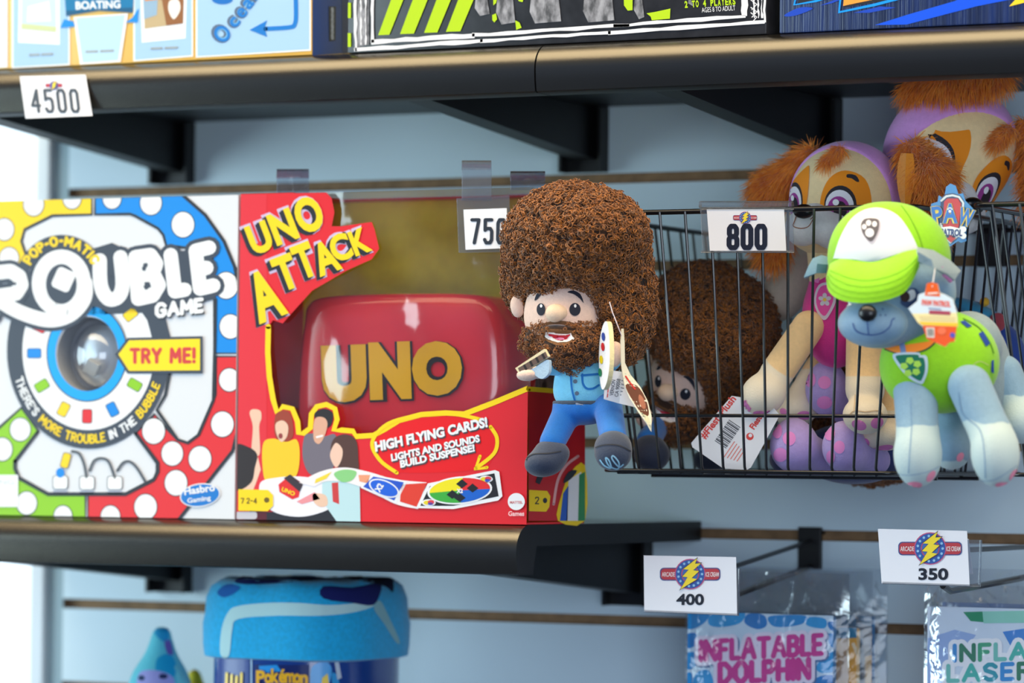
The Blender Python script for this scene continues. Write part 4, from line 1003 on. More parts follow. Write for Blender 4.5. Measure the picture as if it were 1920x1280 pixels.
    def mo(a):
        a.poly(curve([(1004, 622), (1012, 610), (1030, 603), (1050, 601), (1076, 605), (1096, 618), (1106, 628), (1098, 628), (1078, 614), (1050, 608), (1024, 610), (1010, 618)], 3), (112, 74, 42), 3)
        a.poly(curve([(1018, 618), (1034, 617), (1074, 620), (1082, 628), (1076, 640), (1056, 648), (1034, 644), (1020, 634)], 4), (120, 80, 46), 4)
        a.poly([(1024, 622), (1030, 622), (1070, 624), (1078, 637), (1062, 643), (1046, 644), (1030, 638), (1024, 632)], (244, 240, 240), 6)
        a.poly(curve([(1030, 624), (1050, 626), (1069, 626), (1066, 634), (1054, 640), (1042, 638), (1033, 630)], 4), (196, 30, 50), 8)
        a.poly(curve([(1040, 637), (1048, 633), (1058, 634), (1056, 640), (1046, 641)], 4), (244, 150, 180), 10)
    add_print(bo, TB, mo, 'mouth', 3, None, W(1048, 630, Y - .04))
    # body
    torso = f_or(.006, E(1094, 716, Y - .006, (56, 50, 52)), E(1094, 738, Y - .006, (55, 50, 36)))
    torso = f_cut(torso, W(1094, 760, Y), (0.02, 0, -1)); TO = soft('shirt', torso, SHIRT, r, .0016)
    def sh(a):
        D = (18, 112, 190)
        a.stroke(curve([(1064, 682), (1070, 700), (1073, 730), (1080, 756)], 5, False), 3.5, D, 1); a.stroke([(1058, 682), (1072, 692), (1078, 680)], 3.5, D, 1); a.stroke(curve([(1094, 676), (1096, 684), (1106, 686), (1116, 676)], 4, False), 4, D, 1)
        a.stroke(curve([(1092, 702), (1093, 718), (1100, 728), (1112, 728), (1122, 722)], 5, False), 4, D, 1); a.stroke([(1091, 704), (1124, 701)], 4, D, 1)
        for x, y in ((1079, 715), (1082, 737)): a.poly(circ(x, y, 4, 4, 12), (92, 108, 130), 1)
    add_print(TO, TO, sh, 'shirt_print', 3, None, W(1090, 720, Y - .03))
    trs = f_cut(f_or(.006, E(1094, 752, Y - .006, (58, 53, 40)), E(1094, 770, Y - .008, (50, 46, 24))), W(1094, 757, Y), (0, 0, 1))
    hipl = f_cone(W(1066, 768, Y - .012), W(1036, 828, Y - .036), 27 * S, 24 * S); hipr = f_cone(W(1140, 764, Y - .012), W(1150, 820, Y - .040), 27 * S, 25 * S)
    soft('trousers', f_or(.004, trs, hipl, hipr), JEANS, r, .0016)
    belt = f_cut(f_cut(f_or(.006, E(1094, 752, Y - .006, (59, 54, 41))), W(1094, 752, Y), (0, 0, 1)), W(1094, 762, Y), (0, 0, -1)); BE = soft('belt', belt, BELT, r, .0013)
    add_print(BE, BE, lambda a: a.poly([(1079, 755), (1093, 757), (1095, 765), (1083, 764)], (170, 176, 190), 1), 'buckle', 3, None, W(1090, 758, Y - .03))
    BL = soft('boot', f_or(.005, E(1022, 866, Y - .042, (38, 40, 27), 14), E(1036, 846, Y - .038, (32, 32, 22), -10)), BOOT, r, .0016)
    BRr = soft('boot', f_or(.005, E(1150, 848, Y - .052, (35, 30, 34)), E(1150, 834, Y - .046, (32, 34, 26))), BOOT, r, .0016)
    def seam1(a): a.stroke(curve([(984, 862), (1000, 852), (1028, 850), (1052, 846)], 5, False), 2, (32, 36, 46), 1, ends=False)
    add_print(BL, BL, seam1, 'sole_seam', 3, None, W(1022, 860, Y - .05))
    def seam2(a):
        a.stroke(curve([(1117, 839), (1134, 834), (1160, 835), (1182, 846)], 5, False), 2, (32, 36, 46), 1, ends=False)
        LBc = (150, 200, 226)
        a.stroke(curve([(1126, 862), (1134, 872), (1146, 876), (1142, 862), (1136, 858), (1142, 872), (1158, 878), (1160, 866), (1150, 854), (1148, 860), (1160, 874), (1168, 870)], 5, False), 2.6, LBc, 1)
    add_print(BRr, BRr, seam2, 'sole_embroidery', 3, None, W(1150, 850, Y - .07))
    # arms
    soft('sleeve', f_or(.003, f_cone(W(1056, 690, Y - .014), W(1024, 690, Y - .034), 15 * S, 13 * S)), SHIRT, r, .0014)
    soft('sleeve', f_or(.003, f_cone(W(1136, 690, Y - .008), W(1150, 678, Y - .026), 15 * S, 14 * S)), SHIRT, r, .0014)
    soft('hand', f_or(.003, E(990, 702, Y - .056, (23, 15, 12), 5), E(1008, 698, Y - .048, (15, 12, 12))), SKIN, r, .0013)
    soft('hand', f_or(.003, E(1152, 664, Y - .032, (16, 16, 24), -6)), SKIN, r, .0013)
    # brush
    yb = Y - .060; b = MB(); FO = fabric((232, 216, 176)); 
    br = [(966, 690), (1020, 654), (1028, 668), (974, 702)]
    b.prism([W(x, y, yb) for x, y in br], (0, .004, 0), FO); brush = b.build('brush', r)
    a = Art(plane_y(yb)); q = [(971, 690), (1023, 659), (1027, 669), (976, 700)]
    a.poly(q, (104, 84, 74), 1)
    for i in range(4):
        t0 = .18 + i * .22; t1 = t0 + .07
        L = lambda t, u: (q[0][0] + (q[1][0] - q[0][0]) * t + (q[3][0] - q[0][0]) * u, q[0][1] + (q[1][1] - q[0][1]) * t + (q[3][1] - q[0][1]) * u)
        a.poly([L(t0, 0), L(t1, 0), L(t1, 1), L(t0, 1)], (44, 36, 34), 2)
    a.build('bristle_print', brush)
    b = MB(); b.prism([W(x, y, yb + .0005) for x, y in curve([(978, 701), (1000, 690), (1026, 674), (1030, 684), (1028, 700), (1016, 710), (1004, 704), (998, 697), (984, 704)], 4)], (0, .004, 0), fabric((176, 204, 226))); b.build('brush_handle', brush)
    # palette
    nv = Vector((-.74, -.66, .05)).normalized(); c = W(1133, 666, Y - .046); uu = Vector((0, .10, 1)); uu = (uu - nv * uu.dot(nv)).normalized(); vv = nv.cross(uu)
    ol = [c + uu * (.0262 * math.sin(t)) + vv * (.0150 * math.cos(t) * (1 + .12 * math.sin(t * 2))) for t in [2 * math.pi * i / 36 for i in range(36)]]
    b = MB(); b.prism(ol, -nv * .0036, fabric((238, 236, 240)), fabric((228, 216, 168))); pal = b.build('palette', r)
    a = Art(plane_pts(c, c + uu, c + vv))
    for x, y, cc in ((1131, 631, (30, 70, 160)), (1130, 650, (206, 30, 40)), (1127, 674, (240, 210, 20)), (1125, 698, (20, 120, 70))): a.poly(circ(x, y, 3.2, 8, 16, -4), cc, 1)
    a.build('paint_spots', pal)
    # sewn-in care label and hang tag
    b = MB(); PAP = mat('label_satin', (236, 236, 242), .5)
    p = [W(1134, 692, Y - .042), W(1166, 697, Y - .034), W(1160, 756, Y - .032), W(1132, 748, Y - .042)]; b.prism(p, (.0002, .0004, 0), PAP)
    p2 = [W(1160, 700, Y - .033), W(1176, 706, Y - .026), W(1190, 763, Y - .022), W(1156, 755, Y - .031)]; b.prism(p2, (.0002, .0004, 0), PAP); lab = b.build('care_label', r)
    a = Art(plane_pts(p[0], p[1], p[3])); a.text('VERNON', 1150, 742, 30, 7, (70, 74, 86), 1, rot=82, bold=.02); a.text('CA 90058', 1159, 744, 34, 7, (70, 74, 86), 1, rot=82, bold=.02); [a.stroke([(1139 + i * .8, 744 - i * 9), (1139.6 + i * .8, 738 - i * 9)], 2.2, (210, 70, 60), 1) for i in range(5)]; a.build('label_print', lab)
    a = Art(plane_pts(p2[0], p2[1], p2[3]))
    for i in range(7): a.stroke([(1163, 712 + i * 7), (1176 + i * 1.5, 716 + i * 7)], 2, (140, 144, 158), 1)
    a.build('label_print', lab)
    b = MB(); b.tube([W(x, y, yy) for x, y, yy in ((1143, 566, Y - .040), (1148, 584, Y - .042), (1152, 594, Y - .042), (1160, 615, Y - .043), (1166, 630, Y - .042))], .0004, mat('nylon_loop', (214, 200, 210), .3), 6); b.build('tag_loop', r)
    rows = []; LFt = [((1165, 616), (1168, 616)), ((1163, 640), (1170, 640)), ((1164, 680), (1171, 680)), ((1166, 700), (1182, 704)), ((1170, 722), (1200, 726)), ((1180, 746), (1214, 752)), ((1196, 772), (1221, 780)), ((1212, 794), (1221, 796)), ((1219, 807), (1221, 809))]
    for i, (l, q) in enumerate(LFt):
        k = 6; rows.append([W(l[0] + (q[0] - l[0]) * j / k, l[1] + (q[1] - l[1]) * j / k, Y - .040 - .004 * math.sin(math.pi * i / 8) + (.010 * j / k if 2 < i < 7 else .003 * j / k)) for j in range(k + 1)])
    b = MB(); b.grid(rows, mat('tag_card', (232, 226, 206), .35), .0006); tg = b.build('hang_tag', r, True)
    TG = BVHTree.FromPolygons([Vector(p) for row in rows for p in row], [(i * 7 + j, i * 7 + j + 1, (i + 1) * 7 + j + 1, (i + 1) * 7 + j) for i in range(len(rows) - 1) for j in range(6)])
    def tagart(a):
        a.poly(curve([(1166, 694), (1178, 702), (1196, 724), (1190, 734), (1174, 724)], 4), (96, 178, 168), 1); a.poly(curve([(1172, 722), (1194, 724), (1210, 748), (1216, 776), (1206, 780), (1186, 752)], 4), (104, 58, 40), 2)
        a.poly(curve([(1198, 740), (1206, 748), (1210, 764), (1204, 766), (1197, 752)], 4), (176, 110, 84), 3); a.poly(curve([(1198, 776), (1214, 782), (1220, 802), (1208, 788)], 4), (206, 206, 176), 3)
        a.stroke([(1172, 706), (1180, 718), (1190, 730)], 3, (196, 50, 44), 4)
    add_print(tg, TG, tagart, 'tag_print', 4, None, W(1195, 750, Y - .04), .00012, .0009)
    return r
DOLL = doll()
def place_copy(src, moved, label, skip=(), group=None, name=None):
    c = src.copy(); COL.objects.link(c); c.matrix_world = moved; c['label'] = label
    if group: c['group'] = group
    def kids(o, p):
        for ch in o.children:
            if ch.name.split('.')[0] in skip: continue
            d = ch.copy(); COL.objects.link(d); d.parent = p; kids(ch, d)
    kids(src, c); return c
HT = ('brush', 'palette', 'care_label', 'tag_loop', 'hang_tag')
# the second doll leans over inside the basket
hc1 = W(1083, 470, -.372); hc2 = W(1334, 618, -.165)
TR = Matrix.Translation(hc2) @ Matrix.Rotation(R_(22), 4, 'Y') @ Matrix.Rotation(R_(16), 4, 'X') @ Matrix.Rotation(R_(-12), 4, 'Z') @ Matrix.Translation(-hc1) @ Matrix.Translation(DOLL.location)
TR2 = TR.copy()
D2 = place_copy(DOLL, TR, 'curly haired plush doll slumped inside the left basket behind the wires', HT + ('boot', 'trousers', 'shirt', 'belt', 'sleeve', 'hand'))

def attach_second():
    """the legs, boots and card of the slumped doll, as they lie in the basket"""
    inv = TR2.inverted(); _root[D2] = Vector((0, 0, 0)); made = []
    made.append(soft('trousers', f_cone(W(1236, 792, -.170), W(1216, 826, -.215), 24 * S, 24 * S), JEANS, D2, .0018)); made.append(soft('shirt', E(1272, 776, -.140, (58, 46, 34), 14), SHIRT, D2, .0018)); made.append(soft('hand', E(1208, 782, -.205, (18, 14, 20)), SKIN, D2, .0014))
    made.append(soft('boot', f_or(.005, E(1222, 852, -.225, (36, 34, 33)), E(1218, 836, -.220, (28, 28, 22))), fabric((34, 44, 66)), D2, .0018)); made.append(soft('boot', E(1332, 862, -.140, (36, 34, 24)), fabric((34, 44, 66)), D2, .0018))
    Yt = -.268; mp = plane_y(Yt, EPS, 0); b = MB(); ol = [(1372, 742), (1440, 752), (1462, 778), (1408, 876), (1400, 881), (1356, 878), (1298, 838), (1296, 830)]
    b.prism([W(x, y, Yt) for x, y in ol], (0, .0005, 0), mat('white_tag_card', (226, 226, 232), .5)); t = b.build('hang_tag', D2, False, 'white card with red lettering'); made.append(t)
    a = Art(mp); RD = (214, 70, 64)
    a.text('#FiestaPlush', 1322, 824, 96, 14, RD, 1, rot=52, bold=.03); a.text('Fiesta', 1414, 806, 34, 12, RD, 1, rot=56, bold=.04); a.poly(circ(1406, 818, 7), RD, 1); a.poly(circ(1407, 816, 3.5), (226, 226, 232), 2)
    c, sn = math.cos(R_(56)), math.sin(R_(56))
    for i in range(16):
        u = i * 3.1; w = (1.4, 2.4, 1.0)[i % 3]; p = lambda q, v: (1340 + q * c + v * sn, 826 - q * sn + v * c)
        a.poly([p(u, 0), p(u + w, 0), p(u + w, 26), p(u, 26)], (70, 70, 76), 1)
    for k in range(5):
        q0 = (1358 + k * 6, 856 + k * 2); a.stroke([q0, (q0[0] + (34 - k * 3) * c, q0[1] - (34 - k * 3) * sn)], 1.8, (226, 130, 120), 1)
    _root[t] = Vector((0, 0, 0)); a.build('tag_print', t)
    for o in made: o.matrix_parent_inverse = inv
attach_second()
# ------------------------------------------------------------------ wire baskets
WIRE = mat('black_coated_wire', (16, 17, 20), .3, coat=.3)
YT, YBt = -.312, -.292
ztop = W(1400, 394, YT).z; zbot = W(1400, 884, YBt).z; zmid = W(1400, 779, -.297).z
def basket(label, xl, xr):
    r = thing('wire_basket', label, 'basket', ((xl + xr) / 2, -.15, zbot), 'wire baskets on the slatted wall')
    ins = .024; yb = -.010
    def side(z):                       # outline corners at height z
        t = (ztop - z) / (ztop - zbot); return xl + ins * t, xr - ins * t, YT + (YBt - YT) * t
    def frame(z, rad, name, rr):
        a, c, f = side(z); pts = []
        for x, y, a0 in ((a, f, 180), (c, f, 270)):
            for k in range(5):
                t = R_(a0 + 90 * k / 4); pts.append((x + (rad if a0 == 180 else -rad) + rad * math.cos(t), y + rad + rad * math.sin(t), z))
        pts = pts + [(c, yb, z), (a, yb, z)]
        b = MB(); b.tube(pts, rr, WIRE, 10, closed=True); b.build(name, r, True)
    frame(ztop, .012, 'rim', .0021); frame(zmid, .010, 'middle_rail', .0014); frame(zbot, .010, 'bottom_rail', .0016)
    n = 13; b = MB(); b2 = MB(); b3 = MB()
    at, ct, ft = side(ztop); ab, cb, fb = side(zbot)
    for i in range(n):
        u = (i + .5) / n; xt = at + .006 + (ct - at - .012) * u; xb = ab + .005 + (cb - ab - .010) * u
        b.tube([(xt, ft - .0015, ztop), (xb, fb - .0012, zbot + .004), (xb, fb + .002, zbot - .0015)], .00115, WIRE, 7)
        b2.tube([(xb, fb, zbot - .0018), (xb, yb, zbot - .0018)], .00115, WIRE, 6)
        b3.tube([(xt, yb - .001, ztop), (xb, yb - .001, zbot)], .00115, WIRE, 6)
    for k in (.33, .66): b2.tube([(ab, fb + (yb - fb) * k, zbot - .004), (cb, fb + (yb - fb) * k, zbot - .004)], .0016, WIRE, 6)
    b.build('front_wires', r, True); b2.build('bottom_wires', r, True); b3.build('back_wires', r, True)
    for sx in (0, 1):
        b = MB()
        for i in range(12):
            u = (i + .6) / 12; y = ft + (yb - ft) * u; y2 = fb + (yb - fb) * u
            b.tube([((at, ct)[sx], y, ztop), ((ab, cb)[sx], y2, zbot)], .00115, WIRE, 6)
        b.build('side_wires', r, True)
    for x in (xl + .05, xr - .05):
        b = MB(); b.box((x - .012, -.0095, ztop - .03), (x + .012, -.0005, ztop + .006), BLACK, .0008); b.build('wall_clip', r)
    return r
AXL, AXR = W(1062, 395, YT).x, W(1716, 395, YT).x
basket('black wire basket holding the dolls and dogs, with the 800 card', AXL, AXR)
hc3 = W(1640, 868, -.072); hc3.z = zbot + .040
TR = Matrix.Translation(hc3) @ Matrix.Rotation(R_(180), 4, 'X') @ Matrix.Scale(.95, 4) @ Matrix.Translation(-hc1) @ Matrix.Translation(DOLL.location)
place_copy(DOLL, TR, 'upside-down plush doll whose brown curls poke under the left basket', HT + ('boot', 'trousers', 'shirt', 'sleeve', 'hand', 'belt', 'beard', 'nose'))
BXL = W(1822, 380, YT).x
basket('black wire basket at the right edge, behind the grey dog', BXL, BXL + (AXR - AXL))

# ------------------------------------------------------------------ plush dogs
CREAM = fabric((255, 224, 168)); TAN = fabric((236, 220, 196)); ORANGE = (252, 148, 16); LILAC = fabric((226, 160, 232)); PINK = fabric((226, 52, 150))
FURM = mat('orange_fur', (255, 168, 58), .6, col2=(226, 124, 36), vscale=120, sheen=.3); MUZ = fabric((240, 238, 236)); NOSEB = mat('black_satin_nose', (18, 18, 20), .3)
CAMF = (CR, CU, -CF)
def cdir(r, u, f): return (CR * r + CU * u - CF * f).normalized()
def ear_fur(name, fs, parent, rng, n, length, flow, base, m=FURM, width=.0009):
    VF = surface(fs, .0022); o = mesh_from(name, VF[0], VF[1], base, None, parent, True)
    P, N = samples(VF[0], VF[1], n, rng); D = N * .75 + np.array(flow) + rng.normal(size=(n, 3)) * .22
    V, F = fur(P, D, rng, length, width, .003, 3); mesh_from('fur_pile', V, F, m, None, o, True)
    return o
ORB = fabric((226, 126, 36))
def cream_dog():
    Y = -.205
    r = thing('plush_dog', 'cream plush puppy in lilac hood and pink vest, in the basket', 'plush toy', W(1560, 860, Y), 'cream plush puppies in lilac hoods')
    rng = np.random.default_rng(8)
    hd = f_or(.008, E(1588, 378, Y, (112, 96, 114)), E(1560, 420, Y - .016, (96, 70, 62)))
    H = soft('head', hd, CREAM, r, .002); hc = Vector(W(1588, 378, Y))
    fd = cdir(-.50, -.16, .85)
    hood = f_cut(f_grow(E(1588, 378, Y, (112, 96, 114)), .0013), hc + fd * .0115, fd); HO = soft('hood', hood, LILAC, r, .0018)
    mz = f_or(.006, E(1506, 428, Y - .042, (36, 34, 34)), E(1562, 432, Y - .038, (40, 36, 36)), E(1528, 410, Y - .040, (36, 34, 30))); MZ = soft('muzzle', mz, MUZ, r, .0016)
    soft('nose', E(1507, 396, Y - .060, (21, 12, 14)), NOSEB, r, .0012)
    T = bvh(H)
    def face(a):
        DKB = (44, 38, 44)
        a.poly(curve([(1586, 320), (1622, 336), (1634, 380), (1624, 430), (1596, 450), (1566, 430), (1541, 400), (1540, 368), (1556, 334)], 4), ORANGE, 1)
        a.poly(curve([(1512, 314), (1518, 318), (1513, 380), (1500, 398), (1474, 400), (1474, 372), (1488, 340)], 4), ORANGE, 1)
        a.poly(curve([(1589, 327), (1604, 329), (1611, 340), (1606, 341), (1597, 335), (1588, 333)], 3), DKB, 2)
        for ex, ey, rx, ry in ((1576, 384, 30, 36), (1492, 376, 14, 34)):
            a.poly(circ(ex, ey, rx, ry, 26), DKB, 2); a.poly(circ(ex - rx * .05, ey + 3, rx * .88, ry * .86, 24), (244, 240, 244), 3)
            a.poly(circ(ex - rx * .12, ey + 8, rx * .68, ry * .66, 22), (168, 62, 150), 4); a.poly(circ(ex - rx * .02, ey + 10, rx * .42, ry * .46, 18), (40, 30, 40), 5); a.poly(circ(ex - rx * .28, ey - 4, rx * .2, ry * .17, 12), (250, 250, 250), 6)
    add_print(H, T, face, 'face_print', 4, None, hc, .00012, .0005)
    def lip(a):
        a.stroke(curve([(1494, 404), (1490, 416), (1488, 424), (1502, 428), (1516, 424), (1524, 412)], 4, False), 1.6, (150, 84, 40), 1)
        for x in (1528, 1550): pass
        a.stroke(curve([(1520, 411), (1526, 406), (1524, 412)], 3, False), 1.6, (150, 84, 40), 1)
    add_print(MZ, MZ, lip, 'mouth_print', 3, None, W(1520, 420, Y - .06))
    gog = bvh(HO)
    def gg(a):
        a.stroke(curve([(1540, 288), (1600, 312), (1650, 360), (1676, 430)], 6, False), 1.5, (168, 96, 178), 1)
    add_print(HO, gog, gg, 'hood_print', 4, None, hc)
    ear_fur('forelock', f_or(.003, f_cone(W(1574, 283, Y - .030), W(1546, 306, Y - .037), 10 * S, 7 * S)), r, rng, 700, .008, (-.3, -.3, -.5), ORB, width=.0007)
    eL = f_or(.006, f_cone(W(1516, 300, Y + .012), W(1452, 352, Y + .016), 26 * S, 34 * S), f_cone(W(1450, 360, Y + .016), W(1450, 470, Y + .012), 34 * S, 24 * S))
    ear_fur('ear', eL, r, rng, 5200, .014, (-.35, 0, -.6), ORB)
    eR = f_or(.006, f_cone(W(1714, 286, Y - .016), W(1748, 330, Y - .024), 24 * S, 32 * S), f_cone(W(1748, 330, Y - .026), W(1752, 420, Y - .028), 32 * S, 22 * S))
    eo = ear_fur('ear', eR, r, rng, 5200, .014, (.25, -.1, -.6), ORB)
    b = MB(); rows = []
    for i in range(9):
        t = i / 8; xc = 1702 - 8 * t + 6 * t * t; yy = 288 + 108 * t; w = 13 * math.sin(math.pi * min(1, t * .8 + .2)) + 2
        rows.append([W(xc - w, yy, Y - .034), W(xc, yy, Y - .042), W(xc + w, yy, Y - .040)])
    b.grid(rows, fabric((236, 142, 30)), .0015); b.build('ear_lining', eo, True)
    # body in its vest, legs
    BD = soft('vest', f_or(.010, E(1566, 594, Y - .004, (65, 57, 99)), E(1570, 520, Y - .006, (46, 44, 44))), PINK, r, .0018)
    soft('neck', f_cone(W(1560, 450, Y - .008), W(1562, 520, Y - .006), 50 * S, 46 * S), CREAM, r, .0022)
    def vest(a):
        a.poly(curve([(1527, 560), (1536, 534), (1556, 530), (1566, 545), (1567, 566), (1556, 590), (1545, 600), (1532, 584)], 3), (222, 206, 226), 1)
        a.poly(curve([(1531, 560), (1539, 538), (1555, 535), (1562, 547), (1562, 565), (1553, 585), (1545, 592), (1535, 580)], 3), (236, 82, 170), 2)
        for an in (90, 162, 234, 306, 18): a.poly(circ(1547 + 7 * math.cos(R_(an)), 562 - 8 * math.sin(R_(an)), 5, 4, 12, -an), (214, 208, 222), 3)
        a.poly(circ(1547, 562, 3.4), (236, 200, 80), 4); a.poly(curve([(1523, 505), (1536, 508), (1536, 530), (1524, 524)], 3), (240, 130, 200), 1)
    add_print(BD, BD, vest, 'vest_badge', 3, None, W(1560, 580, Y - .03))
    def leg(name, f, split, nrm, wav=0):
        m = split_fabric((250, 212, 156), (240, 226, 202), tuple(Vector(split) - origin_of(r)), tuple(Vector(nrm).normalized()), wav)
        return soft(name, f, m, r, .0018)
    l1 = leg('front_leg', f_or(.005, f_cone(W(1516, 612, Y - .028), W(1456, 700, Y - .050), 31 * S, 32 * S), E(1432, 738, Y - .058, (46, 40, 40), 35)), W(1462, 690, Y - .05), W(1462, 690, Y) - W(1516, 612, Y))
    l2 = leg('front_leg', f_or(.005, f_cone(W(1622, 632, Y - .026), W(1622, 730, Y - .046), 36 * S, 37 * S), E(1622, 778, Y - .056, (42, 42, 36))), W(1622, 706, Y - .04), (0, 0, -1))
    l3 = leg('hind_leg', f_or(.005, f_cone(W(1540, 690, Y + .030), W(1506, 748, Y + .012), 32 * S, 33 * S), E(1494, 768, Y + .006, (44, 40, 34), 25)), W(1540, 690, Y), (0, 0, -1))
    l4 = leg('hind_leg', f_or(.005, f_cone(W(1668, 680, Y + .010), W(1676, 790, Y - .010), 34 * S, 34 * S), E(1660, 815, Y - .024, (46, 40, 30))), W(1668, 770, Y), (0, 0, -1))
    PD = (228, 132, 196)
    for o, ps, c in ((l1, ((1398, 762, 12, 7, 50), (1430, 776, 18, 6, 10)), W(1430, 740, Y - .07)), (l2, ((1611, 796, 14, 9, 20), (1644, 792, 12, 10, -30)), W(1622, 780, Y - .07)), (l3, ((1508, 778, 14, 8, 0), (1470, 772, 8, 6, 40)), W(1494, 770, Y)), (l4, ((1622, 830, 9, 9, 0), (1655, 840, 20, 6, -12)), W(1660, 815, Y - .03))):
        add_print(o, o, lambda a, ps=ps: [a.poly(circ(x, y, rx, ry, 18, rt), PD, 1) for x, y, rx, ry, rt in ps], 'paw_pads', 4, 'pink paw pads', c)
    def paw2(a): a.stroke(curve([(1590, 782), (1602, 770), (1622, 772), (1646, 770), (1656, 780)], 4, False), 1.6, (206, 178, 140), 1); a.stroke([(1604, 740), (1602, 770)], 1.6, (214, 186, 148), 1)
    add_print(l2, l2, paw2, 'toe_seam', 3, None, W(1622, 780, Y - .07))
    return r
CDOG = cream_dog()
def shield_tag():
    Y = -.318; p = [W(1742, 400, Y), W(1826, 400, Y - .012), W(1784, 462, Y - .004)]
    ol = [(1770, 372), (1774, 350), (1782, 344), (1792, 348), (1797, 364), (1806, 362), (1810, 376), (1818, 384), (1827, 394), (1824, 410), (1812, 430), (1812, 452), (1802, 455), (1796, 452), (1782, 462), (1772, 458), (1764, 440), (1752, 424), (1744, 396), (1746, 382), (1758, 378), (1760, 366)]
    mp = plane_pts(p[0], p[1], p[2], EPS, 0); b = MB(); b.prism([mp(x, y, 0) for x, y in ol], -(mp(1784, 400, 10) - mp(1784, 400, 0)).normalized() * .0008, mat('tag_card_blue', (24, 120, 190), .3))
    o = b.build('shield_tag', CDOG, False, 'blue and red shield shaped card'); a = Art(mp, None)
    NAVY = (24, 40, 90)
    a.poly([(1764, 372), (1772, 364), (1786, 362), (1800, 366), (1808, 378), (1806, 420), (1796, 446), (1782, 458), (1770, 446), (1762, 420)], NAVY, 1.5); a.stroke([(1765, 376), (1774, 368), (1786, 366), (1798, 369), (1806, 380), (1804, 420), (1794, 444), (1782, 455), (1771, 444), (1764, 420)], 4, (214, 218, 226), 2.5)
    a.poly([(1770, 378), (1776, 372), (1796, 372), (1802, 382), (1798, 424), (1782, 448), (1768, 424)], (196, 20, 18), 3.5)
    for bold, c, k in ((.15, NAVY, 4.5), (.10, (240, 206, 60), 6), (.03, (10, 104, 196), 7.5)):
        for ch, x, y, w, h, rt in (('P', 1751, 421, 19, 33, 9), ('A', 1768, 418, 27, 36, 0), ('W', 1794, 419, 28, 32, -14)):
            g = bold * 24; a.text(ch, x - g * .5, y + g * .4, w + g, h + g * .8, c, k, rot=rt, bold=bold)
    for dx, dy, q in ((0, 2, 2.8), (-3.6, -2, 1.4), (-1.3, -4.2, 1.4), (1.6, -4.2, 1.4), (3.8, -2, 1.4)): a.poly(circ(1781 + dx, 394 + dy, q, q, 10), (240, 244, 250), 9)
    for x, y in ((1758, 428), (1759, 436), (1806, 430), (1806, 442)): a.poly(circ(x, y, 6, 6, 12), (240, 240, 244), 8.6)
    a.poly([(1757, 427), (1782, 424), (1808, 430), (1806, 446), (1782, 440), (1759, 440)], (240, 240, 244), 9); a.text('PATROL', 1763, 441, 41, 13, (28, 50, 120), 10.5, rot=-3, bold=.05)
    a.poly([(1774, 446), (1783, 444), (1792, 446), (1783, 455)], (190, 34, 30), 9)
    a.build('tag_print', o)
hA, hB = W(1588, 378, -.205), W(1782, 286, -.145)
TR = Matrix.Translation(hB) @ Matrix.Rotation(R_(28), 4, 'Y') @ Matrix.Rotation(R_(63), 4, 'Z') @ Matrix.Rotation(R_(9), 4, 'X') @ Matrix.Scale(1.17, 4) @ Matrix.Translation(-hA) @ Matrix.Translation(CDOG.location)
DOG2 = place_copy(CDOG, TR, 'tilted cream plush puppy in lilac hood, topmost and furthest back in the baskets', ('front_leg', 'hind_leg', 'shield_tag', 'vest_badge', 'ear'))
_root[DOG2] = hB.copy()
def back_dog_ears():
    DOG2_inv = TR.inverted(); rng = np.random.default_rng(21)
    for k, (fs, fl) in enumerate(((f_or(.006, f_cone(W(1716, 168, -.178), W(1776, 152, -.186), 22 * S, 24 * S), f_cone(W(1776, 154, -.186), W(1872, 142, -.180), 24 * S, 20 * S)), (.1, -.2, -.7)), (f_or(.006, f_cone(W(1930, 246, -.120), W(1958, 300, -.120), 26 * S, 36 * S), f_cone(W(1958, 300, -.120), W(1946, 380, -.120), 36 * S, 26 * S)), (.2, -.1, -.6)))):
        _root[DOG2] = Vector((0, 0, 0)); e = ear_fur('ear', fs, DOG2, rng, 3600, .014, fl, ORB)
        e.matrix_parent_inverse = DOG2_inv
    g = soft('hind_leg', f_cone(W(1530, 486, -.105), W(1462, 560, -.118), 46 * S, 44 * S), TAN, DOG2, .002); g.matrix_parent_inverse = DOG2_inv
back_dog_ears()
shield_tag()

